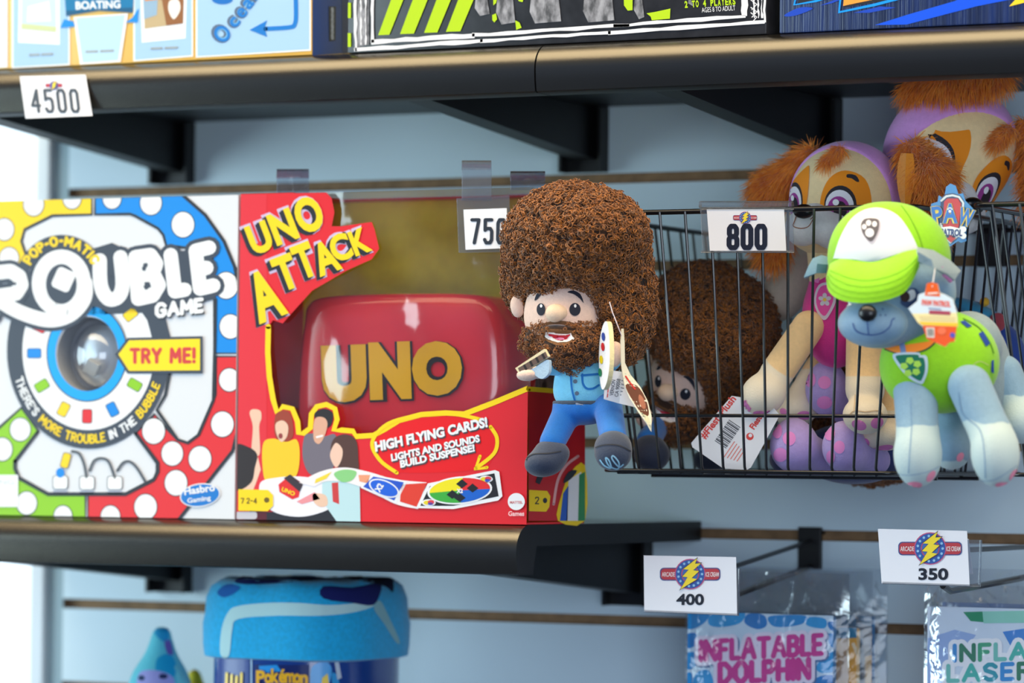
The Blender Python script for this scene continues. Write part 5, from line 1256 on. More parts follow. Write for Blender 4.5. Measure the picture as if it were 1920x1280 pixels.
def grey_dog():
    Y = -.385
    r = thing('plush_dog', 'grey plush dog in lime green cap and vest, sitting in front of baskets', 'plush toy', W(1770, 905, Y), 'plush dogs at the front')
    G1 = fabric((124, 156, 182)); G2 = fabric((136, 156, 164)); LIME = fabric((140, 208, 8)); PALE = fabric((214, 228, 228)); WHT = fabric((238, 240, 246)); DG = (52, 76, 120)
    hd = f_or(.008, E(1690, 545, Y - .014, (98, 88, 86)), E(1646, 606, Y - .034, (72, 62, 44)), E(1700, 600, Y - .016, (76, 60, 46)))
    H = soft('head', hd, G1, r, .0019); hc = W(1680, 560, Y - .03)
    mz = f_or(.005, E(1638, 606, Y - .050, (62, 46, 40))); MZ = soft('muzzle', mz, fabric((128, 162, 190)), r, .0016)
    soft('nose', E(1627, 587, Y - .071, (17, 12, 15)), NOSEB, r, .0011)
    def mp_(a):
        a.stroke([(1626, 600), (1629, 626)], 1.8, (36, 70, 140), 1); a.stroke(curve([(1600, 606), (1606, 620), (1628, 627), (1652, 624), (1668, 612), (1672, 600), (1677, 597)], 5, False), 1.8, (36, 70, 140), 1)
        for x, y in ((1655, 580), (1651, 591), (1660, 591)): a.poly(circ(x, y, 1.6), (70, 100, 140), 1)
    add_print(MZ, bvh(MZ, H), mp_, 'mouth_print', 3, None, W(1630, 606, Y - .06))
    def eyes(a):
        a.poly(curve([(1688, 566), (1700, 545), (1716, 540), (1726, 556), (1716, 574), (1700, 576)], 4), DG, 1); a.poly(curve([(1692, 562), (1704, 545), (1714, 544), (1716, 556), (1706, 564)], 4), (232, 234, 240), 2); a.poly(circ(1697, 556, 9, 10, 14), (60, 36, 34), 3)
    add_print(H, H, eyes, 'eye_print', 3, None, hc)
    add_print(H, H, lambda a: a.poly(curve([(1582, 568), (1592, 568), (1598, 572), (1586, 575)], 3), (232, 234, 240), 2), 'eye_print', 3, None, hc)
    # cap
    A1, A2, B1 = W(1563, 494, Y - .060), W(1716, 474, Y - .058), W(1776, 533, Y + .020)
    n = (A2 - A1).cross(B1 - A1); n = n if n.z > 0 else -n
    dome = f_cut(f_or(.010, E(1668, 486, Y - .012, (110, 98, 102)), E(1636, 470, Y - .022, (70, 74, 76))), A1, -n)
    CP = soft('cap', dome, LIME, r, .0019); T = bvh(CP)
    def capart(a):
        a.poly(curve([(1564, 482), (1576, 446), (1596, 412), (1622, 394), (1652, 391), (1682, 404), (1704, 432), (1720, 464), (1716, 471), (1690, 474), (1652, 486), (1632, 490), (1600, 486), (1566, 484)], 4), (226, 229, 238), 1)
        a.poly(curve([(1616, 422), (1622, 412), (1640, 410), (1652, 416), (1652, 432), (1642, 452), (1634, 458), (1624, 448), (1616, 436)], 3), (196, 192, 206), 2)
        a.poly(curve([(1615, 420), (1622, 411), (1638, 410), (1648, 414), (1648, 430), (1640, 448), (1632, 453), (1622, 444), (1616, 432)], 3), (92, 88, 94), 3)
        for dx, dy, rx, ry in ((0, 7, 8, 8), (-10, -4, 4, 4.5), (-2, -11, 4.5, 5), (9, -9, 4.2, 5)): a.poly(circ(1631 + dx, 430 + dy, rx, ry, 14), (240, 242, 248), 4)
        a.stroke(curve([(1690, 386), (1706, 408), (1722, 440), (1730, 466)], 5, False), 1.6, (112, 170, 14), 1)
    add_print(CP, T, capart, 'cap_front', 4, 'white front panel with paw badge', W(1650, 450, Y - .05))
    inn = curve([(1556, 494), (1580, 484), (1610, 489), (1636, 491), (1664, 484), (1694, 472), (1722, 466)], 4, False); out = curve([(1549, 520), (1554, 546), (1576, 562), (1616, 568), (1664, 562), (1700, 544), (1724, 500)], 4, False); rows = []
    for k in range(9):
        t = k / 8; row = []
        for i, (p, q) in enumerate(zip(inn, out)):
            s_ = i / (len(inn) - 1); d = Y - .056 - .018 * math.sin(math.pi * (.15 + .7 * s_)) * t - .006 * math.sin(math.pi * t) + .016 * (2 * abs(s_ - .5)) ** 2 * 0.6
            row.append(W(p[0] + (q[0] - p[0]) * t, p[1] + (q[1] - p[1]) * t, d))
        rows.append(row)
    b = MB(); b.grid(rows, LIME, -.0022); br = b.build('cap_brim', r, True)
    nc = len(inn); TBr = BVHTree.FromPolygons([p for row in rows for p in row], [(i * nc + j, i * nc + j + 1, (i + 1) * nc + j + 1, (i + 1) * nc + j) for i in range(8) for j in range(nc - 1)])
    def st(a):
        for k in (3.6, 4.8, 6, 7.1):
            i0 = int(k); fr = k - i0; pts = [(inn[i][0] + (out[i][0] - inn[i][0]) * k / 8, inn[i][1] + (out[i][1] - inn[i][1]) * k / 8) for i in range(1, nc - 1)]
            a.stroke(pts, 1.3, (120, 180, 14), 1, ends=False)
    add_print(br, TBr, st, 'brim_stitching', 4, None, W(1640, 530, Y - .07), .00012, .0009)
    # ears
    b = MB(); b.grid([[W(1556, 482, Y - .012), W(1540, 478, Y - .014), W(1524, 484, Y - .018)], [W(1552, 496, Y - .022), W(1532, 494, Y - .026), W(1516, 498, Y - .026)], [W(1550, 512, Y - .020), W(1530, 512, Y - .028), W(1507, 520, Y - .030)]], fabric((92, 130, 158)), .003); b.build('ear', r, True)
    b = MB(); b.grid([[W(1718, 470, Y - .058), W(1745, 474, Y - .048), W(1776, 492, Y - .030), W(1796, 512, Y - .022)], [W(1720, 478, Y - .064), W(1742, 492, Y - .062), W(1764, 506, Y - .052), W(1792, 516, Y - .030)], [W(1726, 484, Y - .060), W(1748, 500, Y - .062), W(1768, 516, Y - .052), W(1784, 528, Y - .034)]], G2, .003); e2 = b.build('ear', r, True)
    b = MB(); b.grid([[W(1762, 500, Y - .054), W(1784, 512, Y - .038)], [W(1766, 516, Y - .052), W(1780, 530, Y - .036)]], fabric((220, 110, 190)), .002); b.build('ear_lining', e2, True)
    # vest, collar, back
    vs = f_or(.010, E(1764, 678, Y, (106, 86, 92)), E(1716, 690, Y - .010, (58, 62, 66))); VS = soft('vest', vs, LIME, r, .0019)
    bk = f_or(.006, E(1816, 648, Y + .030, (62, 58, 62)), E(1852, 694, Y + .058, (42, 56, 92), 8)); soft('back', bk, G2, r, .0022)
    def vp(a):
        a.poly(curve([(1660, 652), (1690, 648), (1730, 642), (1752, 640), (1736, 654), (1704, 662), (1672, 660)], 4), (244, 138, 40), 1); a.stroke(curve([(1660, 655), (1680, 662), (1704, 664), (1736, 656), (1754, 642)], 5, False), 2, (30, 40, 60), 2); a.poly([(1686, 640), (1696, 640), (1700, 662), (1690, 662)], (112, 132, 176), 3)
        a.poly(curve([(1676, 672), (1682, 662), (1722, 661), (1726, 666), (1738, 668), (1740, 692), (1734, 712), (1726, 719), (1700, 704)], 3), (190, 208, 222), 3); a.poly(curve([(1682, 673), (1686, 666), (1720, 665), (1724, 670), (1733, 672), (1735, 692), (1730, 708), (1724, 713), (1704, 700)], 3), (10, 110, 84), 4)
        for k, an in enumerate((100, 172, 244, 316, 28)):
            x, y = 1709 + 13 * math.cos(R_(an)), 688 - 12 * math.sin(R_(an)); a.poly([(x + 8 * math.cos(R_(-an + d)), y + 7 * math.sin(R_(-an + d))) for d in (-100, -30, 40, 110, 180)], (168, 216, 80), 5)
        for q in ([(1800, 604), (1808, 602), (1822, 612), (1813, 615)], [(1834, 626), (1842, 622), (1855, 644), (1848, 650)], [(1858, 676), (1862, 674), (1862, 700), (1857, 696)]): a.poly(q, (20, 62, 150), 3)
        a.stroke(curve([(1806, 598), (1834, 614), (1854, 640), (1862, 662)], 5, False), 1.8, (70, 130, 10), 2); a.stroke(curve([(1790, 760), (1792, 730), (1806, 704), (1832, 678), (1852, 684)], 5, False), 1.8, (176, 196, 110), 2)
    add_print(VS, VS, vp, 'vest_print', 4, None, W(1740, 680, Y - .03))
    def leg(name, top, bot, ra, rb, paw, sp, wav=.012):
        f = f_or(.006, f_cone(W(*top), W(*bot), ra * S, rb * S), paw); q = Vector(W(*sp)) - origin_of(r)
        return soft(name, f, split_fabric((132, 166, 190), (190, 210, 210), tuple(q), (0, 0, -1), wav), r, .0019)
    f1 = leg('front_leg', (1716, 730, Y - .020), (1720, 800, Y - .030), 39, 37, E(1721, 850, Y - .034, (42, 46, 60)), (1720, 815, Y - .03))
    f2 = leg('front_leg', (1818, 724, Y - .026), (1852, 800, Y - .032), 38, 37, E(1866, 848, Y - .036, (42, 46, 60), 4), (1850, 808, Y - .03))
    h1 = leg('hind_leg', (1780, 740, Y + .030), (1786, 812, Y + .024), 36, 35, E(1784, 836, Y + .020, (38, 40, 42)), (1780, 880, Y))
    h2 = leg('hind_leg', (1882, 700, Y + .062), (1912, 770, Y + .064), 34, 32, E(1916, 790, Y + .060, (36, 40, 40)), (1910, 760, Y + .06))
    for o, ps, c in ((f1, ((1714, 908, 15, 6, 0), (1745, 892, 6, 12, 35)), W(1720, 870, Y - .04)), (f2, ((1880, 908, 14, 5, 0), (1899, 890, 5, 12, 30)), W(1866, 870, Y - .04)), (h1, ((1800, 856, 6, 9, 30),), W(1784, 836, Y + .01))):
        add_print(o, o, lambda a, ps=ps: [a.poly(circ(x, y, rx, ry, 18, rt), (244, 150, 176), 1) for x, y, rx, ry, rt in ps], 'paw_pads', 4, 'pink paw pads', c)
    def s1(a): a.stroke([(1708, 746), (1710, 800), (1706, 850), (1704, 886)], 1.5, (110, 146, 180), 1); a.stroke(curve([(1684, 888), (1706, 890), (1738, 884), (1760, 874)], 4, False), 1.5, (150, 176, 196), 1)
    add_print(f1, f1, s1, 'leg_seam', 4, None, W(1720, 850, Y - .04))
    def s2(a): a.stroke(curve([(1798, 736), (1806, 776), (1838, 806), (1846, 850), (1848, 896)], 5, False), 1.5, (110, 146, 180), 1); a.stroke(curve([(1832, 900), (1866, 898), (1906, 872)], 4, False), 1.5, (150, 176, 196), 1)
    add_print(f2, f2, s2, 'leg_seam', 4, None, W(1866, 850, Y - .04))
    # hang tag
    Yt = Y - .080; mp = plane_y(Yt, EPS, 0)
    b = MB(); ol = [(1736, 540), (1738, 531), (1748, 529), (1758, 532), (1762, 548), (1772, 552), (1786, 560), (1794, 584), (1796, 612), (1792, 615), (1790, 640), (1780, 642), (1772, 650), (1762, 646), (1750, 640), (1738, 636), (1732, 614), (1722, 606), (1703, 578), (1720, 564), (1722, 552), (1734, 548)]
    b.prism([W(x, y, Yt) for x, y in ol], (0, .0006, 0), mat('tag_card', (232, 226, 206), .35)); o = b.build('hang_tag', r); a = Art(mp)
    a.poly([(1722, 552), (1734, 548), (1772, 552), (1786, 560), (1794, 586), (1710, 588), (1703, 578), (1720, 564)], (222, 236, 244), 1); a.poly([(1710, 588), (1794, 586), (1796, 606), (1722, 606)], (250, 232, 170), 1); a.poly([(1722, 603), (1796, 605), (1796, 612), (1728, 609)], (252, 206, 60), 2)
    a.poly([(1730, 610), (1794, 612), (1790, 640), (1780, 642), (1772, 650), (1750, 640), (1738, 636)], (240, 92, 40), 2); a.poly([(1734, 554), (1736, 540), (1738, 531), (1748, 529), (1758, 532), (1763, 556)], (240, 100, 30), 2)
    a.text('PAW PATROL', 1728, 572, 54, 11, (236, 92, 70), 3, rot=-4, bold=.05); a.stroke([(1740, 550), (1758, 549)], 3, (252, 236, 226), 3)
    a.poly(rrect(1762, 586, 40, 7, 1, 3), (176, 70, 90), 3); a.stroke([(1742, 578), (1764, 580)], 2, (90, 110, 160), 3)
    for i in range(2): a.stroke([(1724 + i * 3, 594 + i * 5), (1790, 596 + i * 5)], 1.5, (222, 200, 140), 3)
    a.poly([(1736, 614), (1752, 614), (1752, 633), (1738, 632)], (240, 232, 220), 4)
    for i in range(6): a.stroke([(1739 + i * 2, 616), (1740 + i * 2, 630)], 1.1, (90, 88, 84), 5, ends=False)
    a.poly(circ(1786, 628, 5), (90, 90, 190), 4); a.poly(circ(1766, 620, 8, 7), (246, 120, 80), 4); a.build('tag_print', o)
    b = MB(); b.tube([W(1754, 496, Y - .056), W(1752, 512, Y - .070), W(1748, 538, Yt - .001)], .0004, mat('nylon_loop', (214, 214, 220), .3), 6); b.build('tag_loop', r)
    return r
grey_dog()

# ------------------------------------------------------------------ lavender plush toy underneath
def lav():
    Y = -.215; r = thing('plush_toy', 'lavender legged plush toy with pink spots under the cream puppy', 'plush toy', W(1560, 884, Y)); LV = fabric((182, 160, 222)); NV = fabric((24, 46, 110)); PD = (230, 140, 208)
    soft('body', f_or(.008, E(1600, 850, Y + .060, (110, 90, 60)), E(1500, 862, Y + .040, (60, 60, 34))), NV, r, .0025)
    ls = []
    for f in (f_or(.006, E(1550, 728, Y + .010, (40, 40, 54)), f_cone(W(1550, 728, Y + .010), W(1600, 780, Y + .040), 34 * S, 32 * S)), f_or(.006, E(1488, 834, Y - .030, (44, 44, 52)), f_cone(W(1490, 838, Y - .030), W(1550, 862, Y + .010), 40 * S, 30 * S)), f_or(.006, E(1582, 836, Y - .030, (38, 42, 48)), f_cone(W(1584, 840, Y - .030), W(1640, 862, Y + .010), 38 * S, 30 * S))):
        ls.append(soft('leg', f, LV, r, .002))
    for o, ps in ((ls[0], ((1520, 712, 10, 14), (1546, 717, 12, 12), (1546, 754, 14, 12))), (ls[1], ((1458, 808, 9, 14), (1480, 822, 12, 13), (1464, 852, 13, 13))), (ls[2], ((1556, 812, 10, 14), (1574, 838, 10, 12), (1558, 856, 8, 12)))):
        add_print(o, o, lambda a, ps=ps: [a.poly(circ(x, y, rx, ry, 18), PD, 1) for x, y, rx, ry in ps], 'foot_spots', 4, 'pink foot spots', W(1540, 800, Y))
lav()
def blue_toy():
    Y = -.10; r = thing('plush_toy', 'blue plush toy with yellow trim lying in the right basket', 'plush toy', W(1835, 640, Y)); 
    soft('body', f_or(.008, E(1850, 680, Y, (80, 70, 90)), E(1816, 620, Y - .010, (50, 44, 60), -20)), fabric((30, 70, 160)), r, .0025)
    soft('trim', f_or(.006, E(1836, 585, Y - .016, (62, 30, 16), -24)), fabric((60, 160, 200)), r, .002); soft('snout', E(1846, 566, Y - .02, (10, 12, 10)), fabric((236, 180, 40)), r, .0018); soft('badge', E(1870, 604, Y - .030, (18, 8, 20)), fabric((176, 70, 80)), r, .0018)
blue_toy()
# ------------------------------------------------------------------ price cards
PC = 'price cards'
CARDW = mat('price_card_paper', (238, 239, 246), .55); CLR = clear_film('clear_card_holder', .07, tint=(232, 236, 240), rough=.08, haze=.05)
INK = (34, 38, 50)
def crest(a, x, y, s, big=True, lay=2):
    RD, BL2, YL = (190, 66, 74), (58, 96, 170), (248, 222, 60)
    a.poly(rrect(x, y, 2.0 * 61 * s, 26 * s, 8 * s), (66, 84, 140), lay); a.poly(rrect(x, y, 2.0 * 59 * s, 22 * s, 7 * s), RD, lay + 1)
    a.poly(circ(x, y, 31 * s), (200, 90, 130), lay + 2); a.poly(circ(x, y, 29 * s), BL2, lay + 3); a.poly(circ(x, y, 18 * s), (196, 80, 110), lay + 4); a.poly(circ(x, y, 16 * s), (70, 110, 180), lay + 5)
    if big:
        a.text('ARCADE', x - 57 * s, y + 5 * s, 26 * s, 9 * s, (240, 226, 226), lay + 3, bold=.02); a.text('ICE CREAM', x + 31 * s, y + 5 * s, 27 * s, 9 * s, (240, 226, 226), lay + 3, bold=.02)
        a.text('ZOOM', 0, 0, 80, 8 * s, (170, 210, 240), lay + 6, bold=.03, warp=lambda u, q: (x + (19 * s + q) * math.cos(R_(130 - u)), y - (19 * s + q) * math.sin(R_(130 - u)))) if False else None
        for k in range(15): a.poly(circ(x + 24 * s * math.cos(R_(k * 24)), y + 24 * s * math.sin(R_(k * 24)), 2.6 * s, 2.6 * s, 8), (150, 196, 232), lay + 6)
    bolt = [(14, -32), (-14, -10), (-3, -9), (-16, 5), (-5, 6), (-20, 31), (14, 10), (3, 8), (18, -6), (6, -8), (22, -22), (10, -21)]
    a.poly([(x + (p[0]) * s * 1.12, y + p[1] * s * 1.08) for p in bolt], (60, 60, 90), lay + 7); a.poly([(x + p[0] * s, y + p[1] * s) for p in bolt], YL, lay + 8)
def digits(a, t, x, y, w, h, sw, col=INK, lay=3, gap=.36, sh=0):
    a.stext(t, x, y, w, h, sw, col, lay, gap=gap, warp=lambda u, q: (x + u + sh * q, y - q))
# 4500 on the upper shelf edge
q = [(37, 143), (160, 140), (173, 217), (48, 222)]; mp = plane_pts(W(37, 143, YF - .0012), W(160, 140, YF - .0012), W(173, 217, YF - .0052), EPS, 0)
r = thing('price_card', 'white 4500 price card stuck on the upper shelf edge', 'price card', W(105, 220, YF - .003), PC)
b = MB(); b.prism([mp(x, y, 0) for x, y in q], (0, .0005, 0), CARDW); b.build('card', r)
b = MB(); b.prism([mp(100, 150, -3), mp(130, 150, -3), mp(130, 210, -3), mp(100, 210, -3)], (0, YF - mp(115, 190, -3).y + .0002, 0), mat('foam_pad', (225, 225, 228), .8)); b.build('sticky_pad', r)
a = Art(mp); crest(a, 101, 160, .26, False); digits(a, '4500', 62, 209, 86, 40, 5.5, (70, 78, 88), 3, .42, -.12); a.build('card_print', r)
# 800 on the basket rim
Yc = YT - .0042
r = thing('price_card', 'white 800 price card in clear holder clipped on basket rim', 'price card', W(1400, 474, Yc), PC)
mp = plane_y(Yc, EPS, 0)
b = MB(); b.prism([W(x, y, Yc) for x, y in ((1325, 392), (1470, 392), (1474, 470), (1331, 470))], (0, .0004, 0), CARDW); b.build('card', r)
a = Art(mp); crest(a, 1397, 408, .37); digits(a, '800', 1367, 464, 67, 40, 9.5, (28, 34, 52), 4, .36, 0); a.build('card_print', r)
b = MB()
b.prism([W(x, y, Yc + .0009) for x, y in ((1313, 390), (1486, 390), (1489, 473), (1317, 474))], (0, .0005, 0), CLR)
for yy in (472, 391): b.tube([W(1315, yy, Yc), W(1488, yy, Yc)], .0009, CLR, 6)
b.tube([W(1313, 384, YT), W(1486, 384, YT)], .0031, CLR, 10); b.build('card_holder', r, False, 'clear plastic holder')
# 750 on the red game box
Yd = YG - .0035
r = thing('price_card', 'white 750 price card in clear hanger on the red game box', 'price card', W(905, 470, Yd), PC)
b = MB(); b.prism([W(x, y, Yd) for x, y in ((869, 393), (950, 390), (952, 465), (873, 468))], (0, .0004, 0), CARDW); b.build('card', r)
a = Art(plane_y(Yd, EPS, 0)); digits(a, '750', 884, 455, 62, 43, 6.5, (40, 46, 58), 3, .40, .02); a.build('card_print', r)
b = MB(); b.prism([W(x, y, Yd + .0008) for x, y in ((856, 372), (955, 366), (957, 472), (860, 474))], (0, .0004, 0), CLR)
def tab_rows(x0, x1, ytop, ybase, Yf):
    rows = []
    for k in range(13):
        t = k / 12
        if t < .45: yy = ybase + (ytop - ybase) * (t / .45); dd = 0
        else: an = R_(180 * (t - .45) / .55); yy = ytop - 10 * math.sin(an) + 6 * (1 - math.cos(an)); dd = .010 * (1 - math.cos(an))
        rows.append([W(x0 + (x1 - x0) * j / 4, yy, Yf + dd) for j in range(5)])
    return rows
b.grid(tab_rows(866, 921, 306, 376, Yd + .0008), CLR, .0005); b.build('card_holder', r, True, 'clear plastic hanger')
for lb, x0, x1, yt, yb_ in (('clear plastic hanger behind the word UNO on red box top', 519, 579, 322, 364), ('clear plastic hanger on red box top beside the curly hair', 957, 1022, 326, 356)):
    b = MB(); b.grid(tab_rows(x0, x1, yt, yb_, YG + .004), clear_film('clear_hanger', .06, bump=.15, bscale=40, tint=(236, 238, 242), rough=.06), .0006)
    o = b.build('clear_hanger', None, True); tag(o, lb, 'hanger', 'clear hangers on the red box')
# 400 and 350 at the ends of their hooks
def hook(label, plate, up, low):
    r = thing('display_hook', label, 'hook', W(plate[0], plate[2], -.004), 'price hooks in the wall slots')
    b = MB(); p0 = W(plate[0], plate[1], 0); p1 = W(plate[0], plate[2], 0); b.box((p0.x - .0105, -.0055, p1.z), (p0.x + .0105, -.0004, p0.z), BLACK, .0008); b.box((p0.x - .010, -.002, p0.z - .006), (p0.x + .010, .006, p0.z - .0035), BLACK); b.build('wall_plate', r)
    b = MB(); b.tube([W(*p) for p in up], .0021, WIRE, 8); b.build('card_arm', r, True); b = MB(); b.tube([W(*p) for p in low], .0026, WIRE, 8); b.build('hanging_arm', r, True)
    return r
hook('black wall hook carrying the dolphin bags and the 400 card', (1522, 988, 1067), [(1520, 1014, -.005), (1400, 1054, -.125), (1292, 1090, -.262)], [(1520, 1062, -.005), (1430, 1096, -.098), (1330, 1134, -.205), (1322, 1126, -.212)])
hook('black wall hook at the right edge carrying the 350 card', (1988, 988, 1072), [(1986, 1022, -.005), (1745, 1034, -.262)], [(1986, 1068, -.005), (1907, 1085, -.09), (1782, 1108, -.225), (1768, 1098, -.24)])
def end_card(label, pts, cr, sc, t, tp, hold, tilt=0, extra=None):
    Yk = -.266; r = thing('price_card', label, 'price card', W((pts[0][0] + pts[1][0]) / 2, pts[2][1], Yk), PC)
    b = MB(); b.prism([W(x, y, Yk) for x, y in pts], (0, .0004, 0), CARDW); b.build('card', r)
    if extra: b = MB(); b.prism([W(x, y, Yk + .0016) for x, y in extra], (0, .0004, 0), CARDW); b.build('spare_card', r)
    a = Art(plane_y(Yk, EPS, 0)); crest(a, cr[0], cr[1], sc); a.text(t, *tp, INK, 3, bold=.035); a.build('card_print', r)
    b = MB(); b.prism([W(x, y, Yk + .0010) for x, y in hold], (0, .0005, 0), CLR); b.tube([W(hold[2][0], hold[2][1] - 2, Yk + .0004), W(hold[3][0], hold[3][1] - 2, Yk + .0004)], .0010, CLR, 6); b.tube([W(hold[1][0] - 2, hold[1][1], Yk + .002), W(hold[2][0] - 2, hold[2][1], Yk + .002)], .0012, CLR, 6); b.build('card_holder', r, False, 'clear plastic holder')
end_card('white 400 price card with lightning bolt crest, on the hook end', [(1207, 1041), (1380, 1044), (1382, 1153), (1208, 1146)], (1294, 1076), .93, '400', (1268, 1134, 52, 21), [(1214, 1062), (1388, 1066), (1385, 1154), (1208, 1147)])
end_card('white 350 price card with lightning bolt crest, upper right hook', [(1646, 991), (1813, 995), (1818, 1098), (1653, 1093)], (1744, 1028), .98, '350', (1722, 1087, 56, 22), [(1660, 1008), (1841, 1012), (1838, 1100), (1655, 1094)], 0, [(1700, 1006), (1816, 1010), (1824, 1076), (1700, 1074)])

# ------------------------------------------------------------------ bagged inflatables on the hooks
BAGF = clear_film('crinkled_bag_film', .035, fres=.3, bump=.4, bscale=28, tint=(246, 248, 250), rough=.14, haze=.025)
def bag(label, group, x0, x1, yt, yi, Y, art, base, seed):
    """x0..x1 bag width, yt film top, yi insert top (photograph points at depth Y)"""
    p0, p1 = W(x0, yt, Y), W(x1, yt, Y); zi = W((x0 + x1) / 2, yi, Y).z; zb_ = zi - .115
    r = thing('bagged_toy', label, 'bagged toy', ((p0.x + p1.x) / 2, Y, zb_), group); rng = np.random.default_rng(seed)
    b = MB(); ix0, ix1 = p0.x + .004, p1.x - .012; b.box((ix0, Y - .004, zb_ + .003), (ix1, Y + .006, zi), base, .003); ins = b.build('folded_inflatable', r, True)
    if art:
        a = Art(plane_y(Y - .004), rect_px(ix0, ix1, zb_ + .003, zi, Y - .004)); art(a); a.build('printed_sheet', ins)
    nx, nz = 26, 34; ph = rng.uniform(0, 6, 8)
    for sgn in (-1, 1):
        rows = []
        for i in range(nz + 1):
            z = zb_ + (p0.z - zb_) * i / nz; row = []
            for j in range(nx + 1):
                x = p0.x + (p1.x - p0.x) * j / nx; u = j / nx; v = i / nz
                edge = min(u, 1 - u) * 8; edge = min(1, edge); top = min(1, max(0, (p0.z - z) / max(1e-6, p0.z - zi)))
                d = (.0075 * top + .0012) * edge + .0016 * edge * (math.sin(x * 210 + ph[0] + z * 90) * math.sin(z * 160 + ph[1]) + .6 * math.sin(x * 420 + z * 300 + ph[2]))
                row.append(Vector((x, Y + .001 + sgn * max(.0002, d + (.002 if sgn < 0 else 0)), z)))
            rows.append(row)
        b = MB(); b.grid(rows, BAGF); b.build('clear_bag', r, True, 'clear crinkled plastic')
    return r
CEL = [[(1284, 1150), (1330, 1148), (1318, 1170), (1290, 1180)], [(1336, 1150), (1395, 1146), (1388, 1168), (1350, 1176), (1328, 1170)], [(1402, 1150), (1432, 1152), (1438, 1172), (1420, 1180), (1396, 1168)], [(1440, 1156), (1470, 1152), (1512, 1154), (1504, 1170), (1466, 1176), (1446, 1172)], [(1518, 1156), (1548, 1160), (1546, 1178), (1512, 1172)], [(1552, 1166), (1568, 1166), (1570, 1184), (1556, 1180)], [(1552, 1188), (1568, 1190), (1570, 1216), (1556, 1210)], [(1530, 1250), (1548, 1226), (1570, 1222), (1570, 1256), (1540, 1262)], [(1286, 1190), (1304, 1186), (1310, 1204), (1290, 1216)], [(1284, 1226), (1304, 1222), (1312, 1240), (1290, 1256)], [(1304, 1262), (1330, 1256), (1338, 1296), (1300, 1296)], [(1530, 1270), (1566, 1266), (1570, 1300), (1524, 1300)], [(1284, 1264), (1298, 1262), (1294, 1300), (1280, 1300)]]
def dolphin(a):
    a.poly([(1270, 1130), (1600, 1130), (1600, 1420), (1270, 1420)], (206, 226, 242), 0)
    for k, c in enumerate(CEL):
        cx_ = sum(p[0] for p in c) / len(c); cy_ = sum(p[1] for p in c) / len(c); a.poly(curve([(cx_ + (x - cx_) * .98, cy_ + (y - cy_) * .95) for x, y in c], 4), ((22, 138, 208), (34, 156, 220), (14, 122, 198))[k % 3], 1)
    rows_ = (('INFLATABLE', 1314, 1237, 226, 34, 9.5), ('DOLPHIN', 1350, 1279, 166, 34, 10.5))
    for t, x, y, w, h, sw in rows_: a.stext(t, x, y, w, h, sw + 16, (70, 110, 160), 2, gap=.34, warp=lambda u, q: (x + u + 2, y - q - u * .055 + 3))
    for t, x, y, w, h, sw in rows_: a.stext(t, x, y, w, h, sw + 14, (238, 226, 242), 4, gap=.34, warp=lambda u, q: (x + u, y - q - u * .055))
    for t, x, y, w, h, sw in rows_: a.stext(t, x, y, w, h, sw, (214, 44, 146), 6, gap=.34, warp=lambda u, q: (x + u, y - q - u * .055))
BLP = mat('folded_blue_vinyl', (30, 120, 180), .3, vary=.3, vscale=60); YLP = mat('folded_orange_vinyl', (236, 170, 60), .3, col2=(220, 200, 160), vscale=40); PLP = mat('folded_pale_vinyl', (196, 214, 232), .3, col2=(90, 140, 210), vscale=45)
BG = 'bagged inflatables on the hooks'
bag('frontmost clear bag with INFLATABLE DOLPHIN print, hanging under 400 card', BG, 1286, 1592, 1068, 1150, -.112, dolphin, BLP, 1)
bag('clear bag with orange contents, middle of the dolphin bag stack', BG, 1330, 1636, 1064, 1172, -.074, lambda a: (a.poly([(1300, 1150), (1700, 1150), (1700, 1500), (1300, 1500)], (238, 172, 62), 1), a.poly([(1300, 1150), (1700, 1150), (1700, 1192), (1300, 1206)], (40, 130, 170), 2), a.poly([(1596, 1206), (1602, 1204), (1618, 1240), (1612, 1244)], (246, 226, 190), 3)), YLP, 2)
bag('clear bag with teal contents, rearmost of the dolphin bag stack', BG, 1362, 1664, 1060, 1150, -.042, lambda a: (a.poly([(1300, 1140), (1700, 1140), (1700, 1500), (1300, 1500)], (30, 116, 158), 1), a.poly([(1622, 1230), (1652, 1226), (1652, 1400), (1622, 1400)], (220, 168, 84), 2)), BLP, 3)
def laser(a):
    a.poly([(1700, 1120), (2200, 1120), (2200, 1500), (1700, 1500)], (206, 220, 238), 0); a.poly([(1740, 1196), (1790, 1180), (1830, 1190), (1800, 1230), (1752, 1300), (1736, 1300)], (150, 176, 224), 1); a.poly([(1880, 1184), (1960, 1172), (2000, 1230), (1900, 1220)], (60, 130, 210), 1)
    a.poly([(1806, 1147), (1842, 1146), (1844, 1166), (1820, 1164)], (20, 140, 96), 2); a.poly([(1842, 1146), (2060, 1142), (2060, 1166), (1844, 1168)], (140, 206, 190), 2)
    cs = [(70, 180, 170), (110, 190, 180), (60, 160, 120), (40, 120, 90), (50, 140, 210), (40, 150, 170)]
    for t, x, y, w in (('INFLATABLE', 1790, 1238, 300), ('LASER S', 1778, 1276, 206)):
        a.stext(t, x, y, w, 28, 24, (236, 238, 246), 3, gap=.34, warp=lambda u, q: (x + u, y - q - u * .03)); a.stext(t, x, y, w, 28, 8, [cs[(i * 5 + len(t)) % 6] for i in range(len(t))], 5, gap=.34, warp=lambda u, q: (x + u, y - q - u * .03))
bag('clear bag with pale blue INFLATABLE LASER print at lower right', BG, 1734, 2040, 1094, 1140, -.125, laser, PLP, 4)
bag('clear bag behind the pale blue laser bag at lower right', BG, 1762, 2068, 1064, 1132, -.085, lambda a: a.poly([(1700, 1120), (2200, 1120), (2200, 1160), (1700, 1166)], (120, 150, 200), 1), PLP, 5)

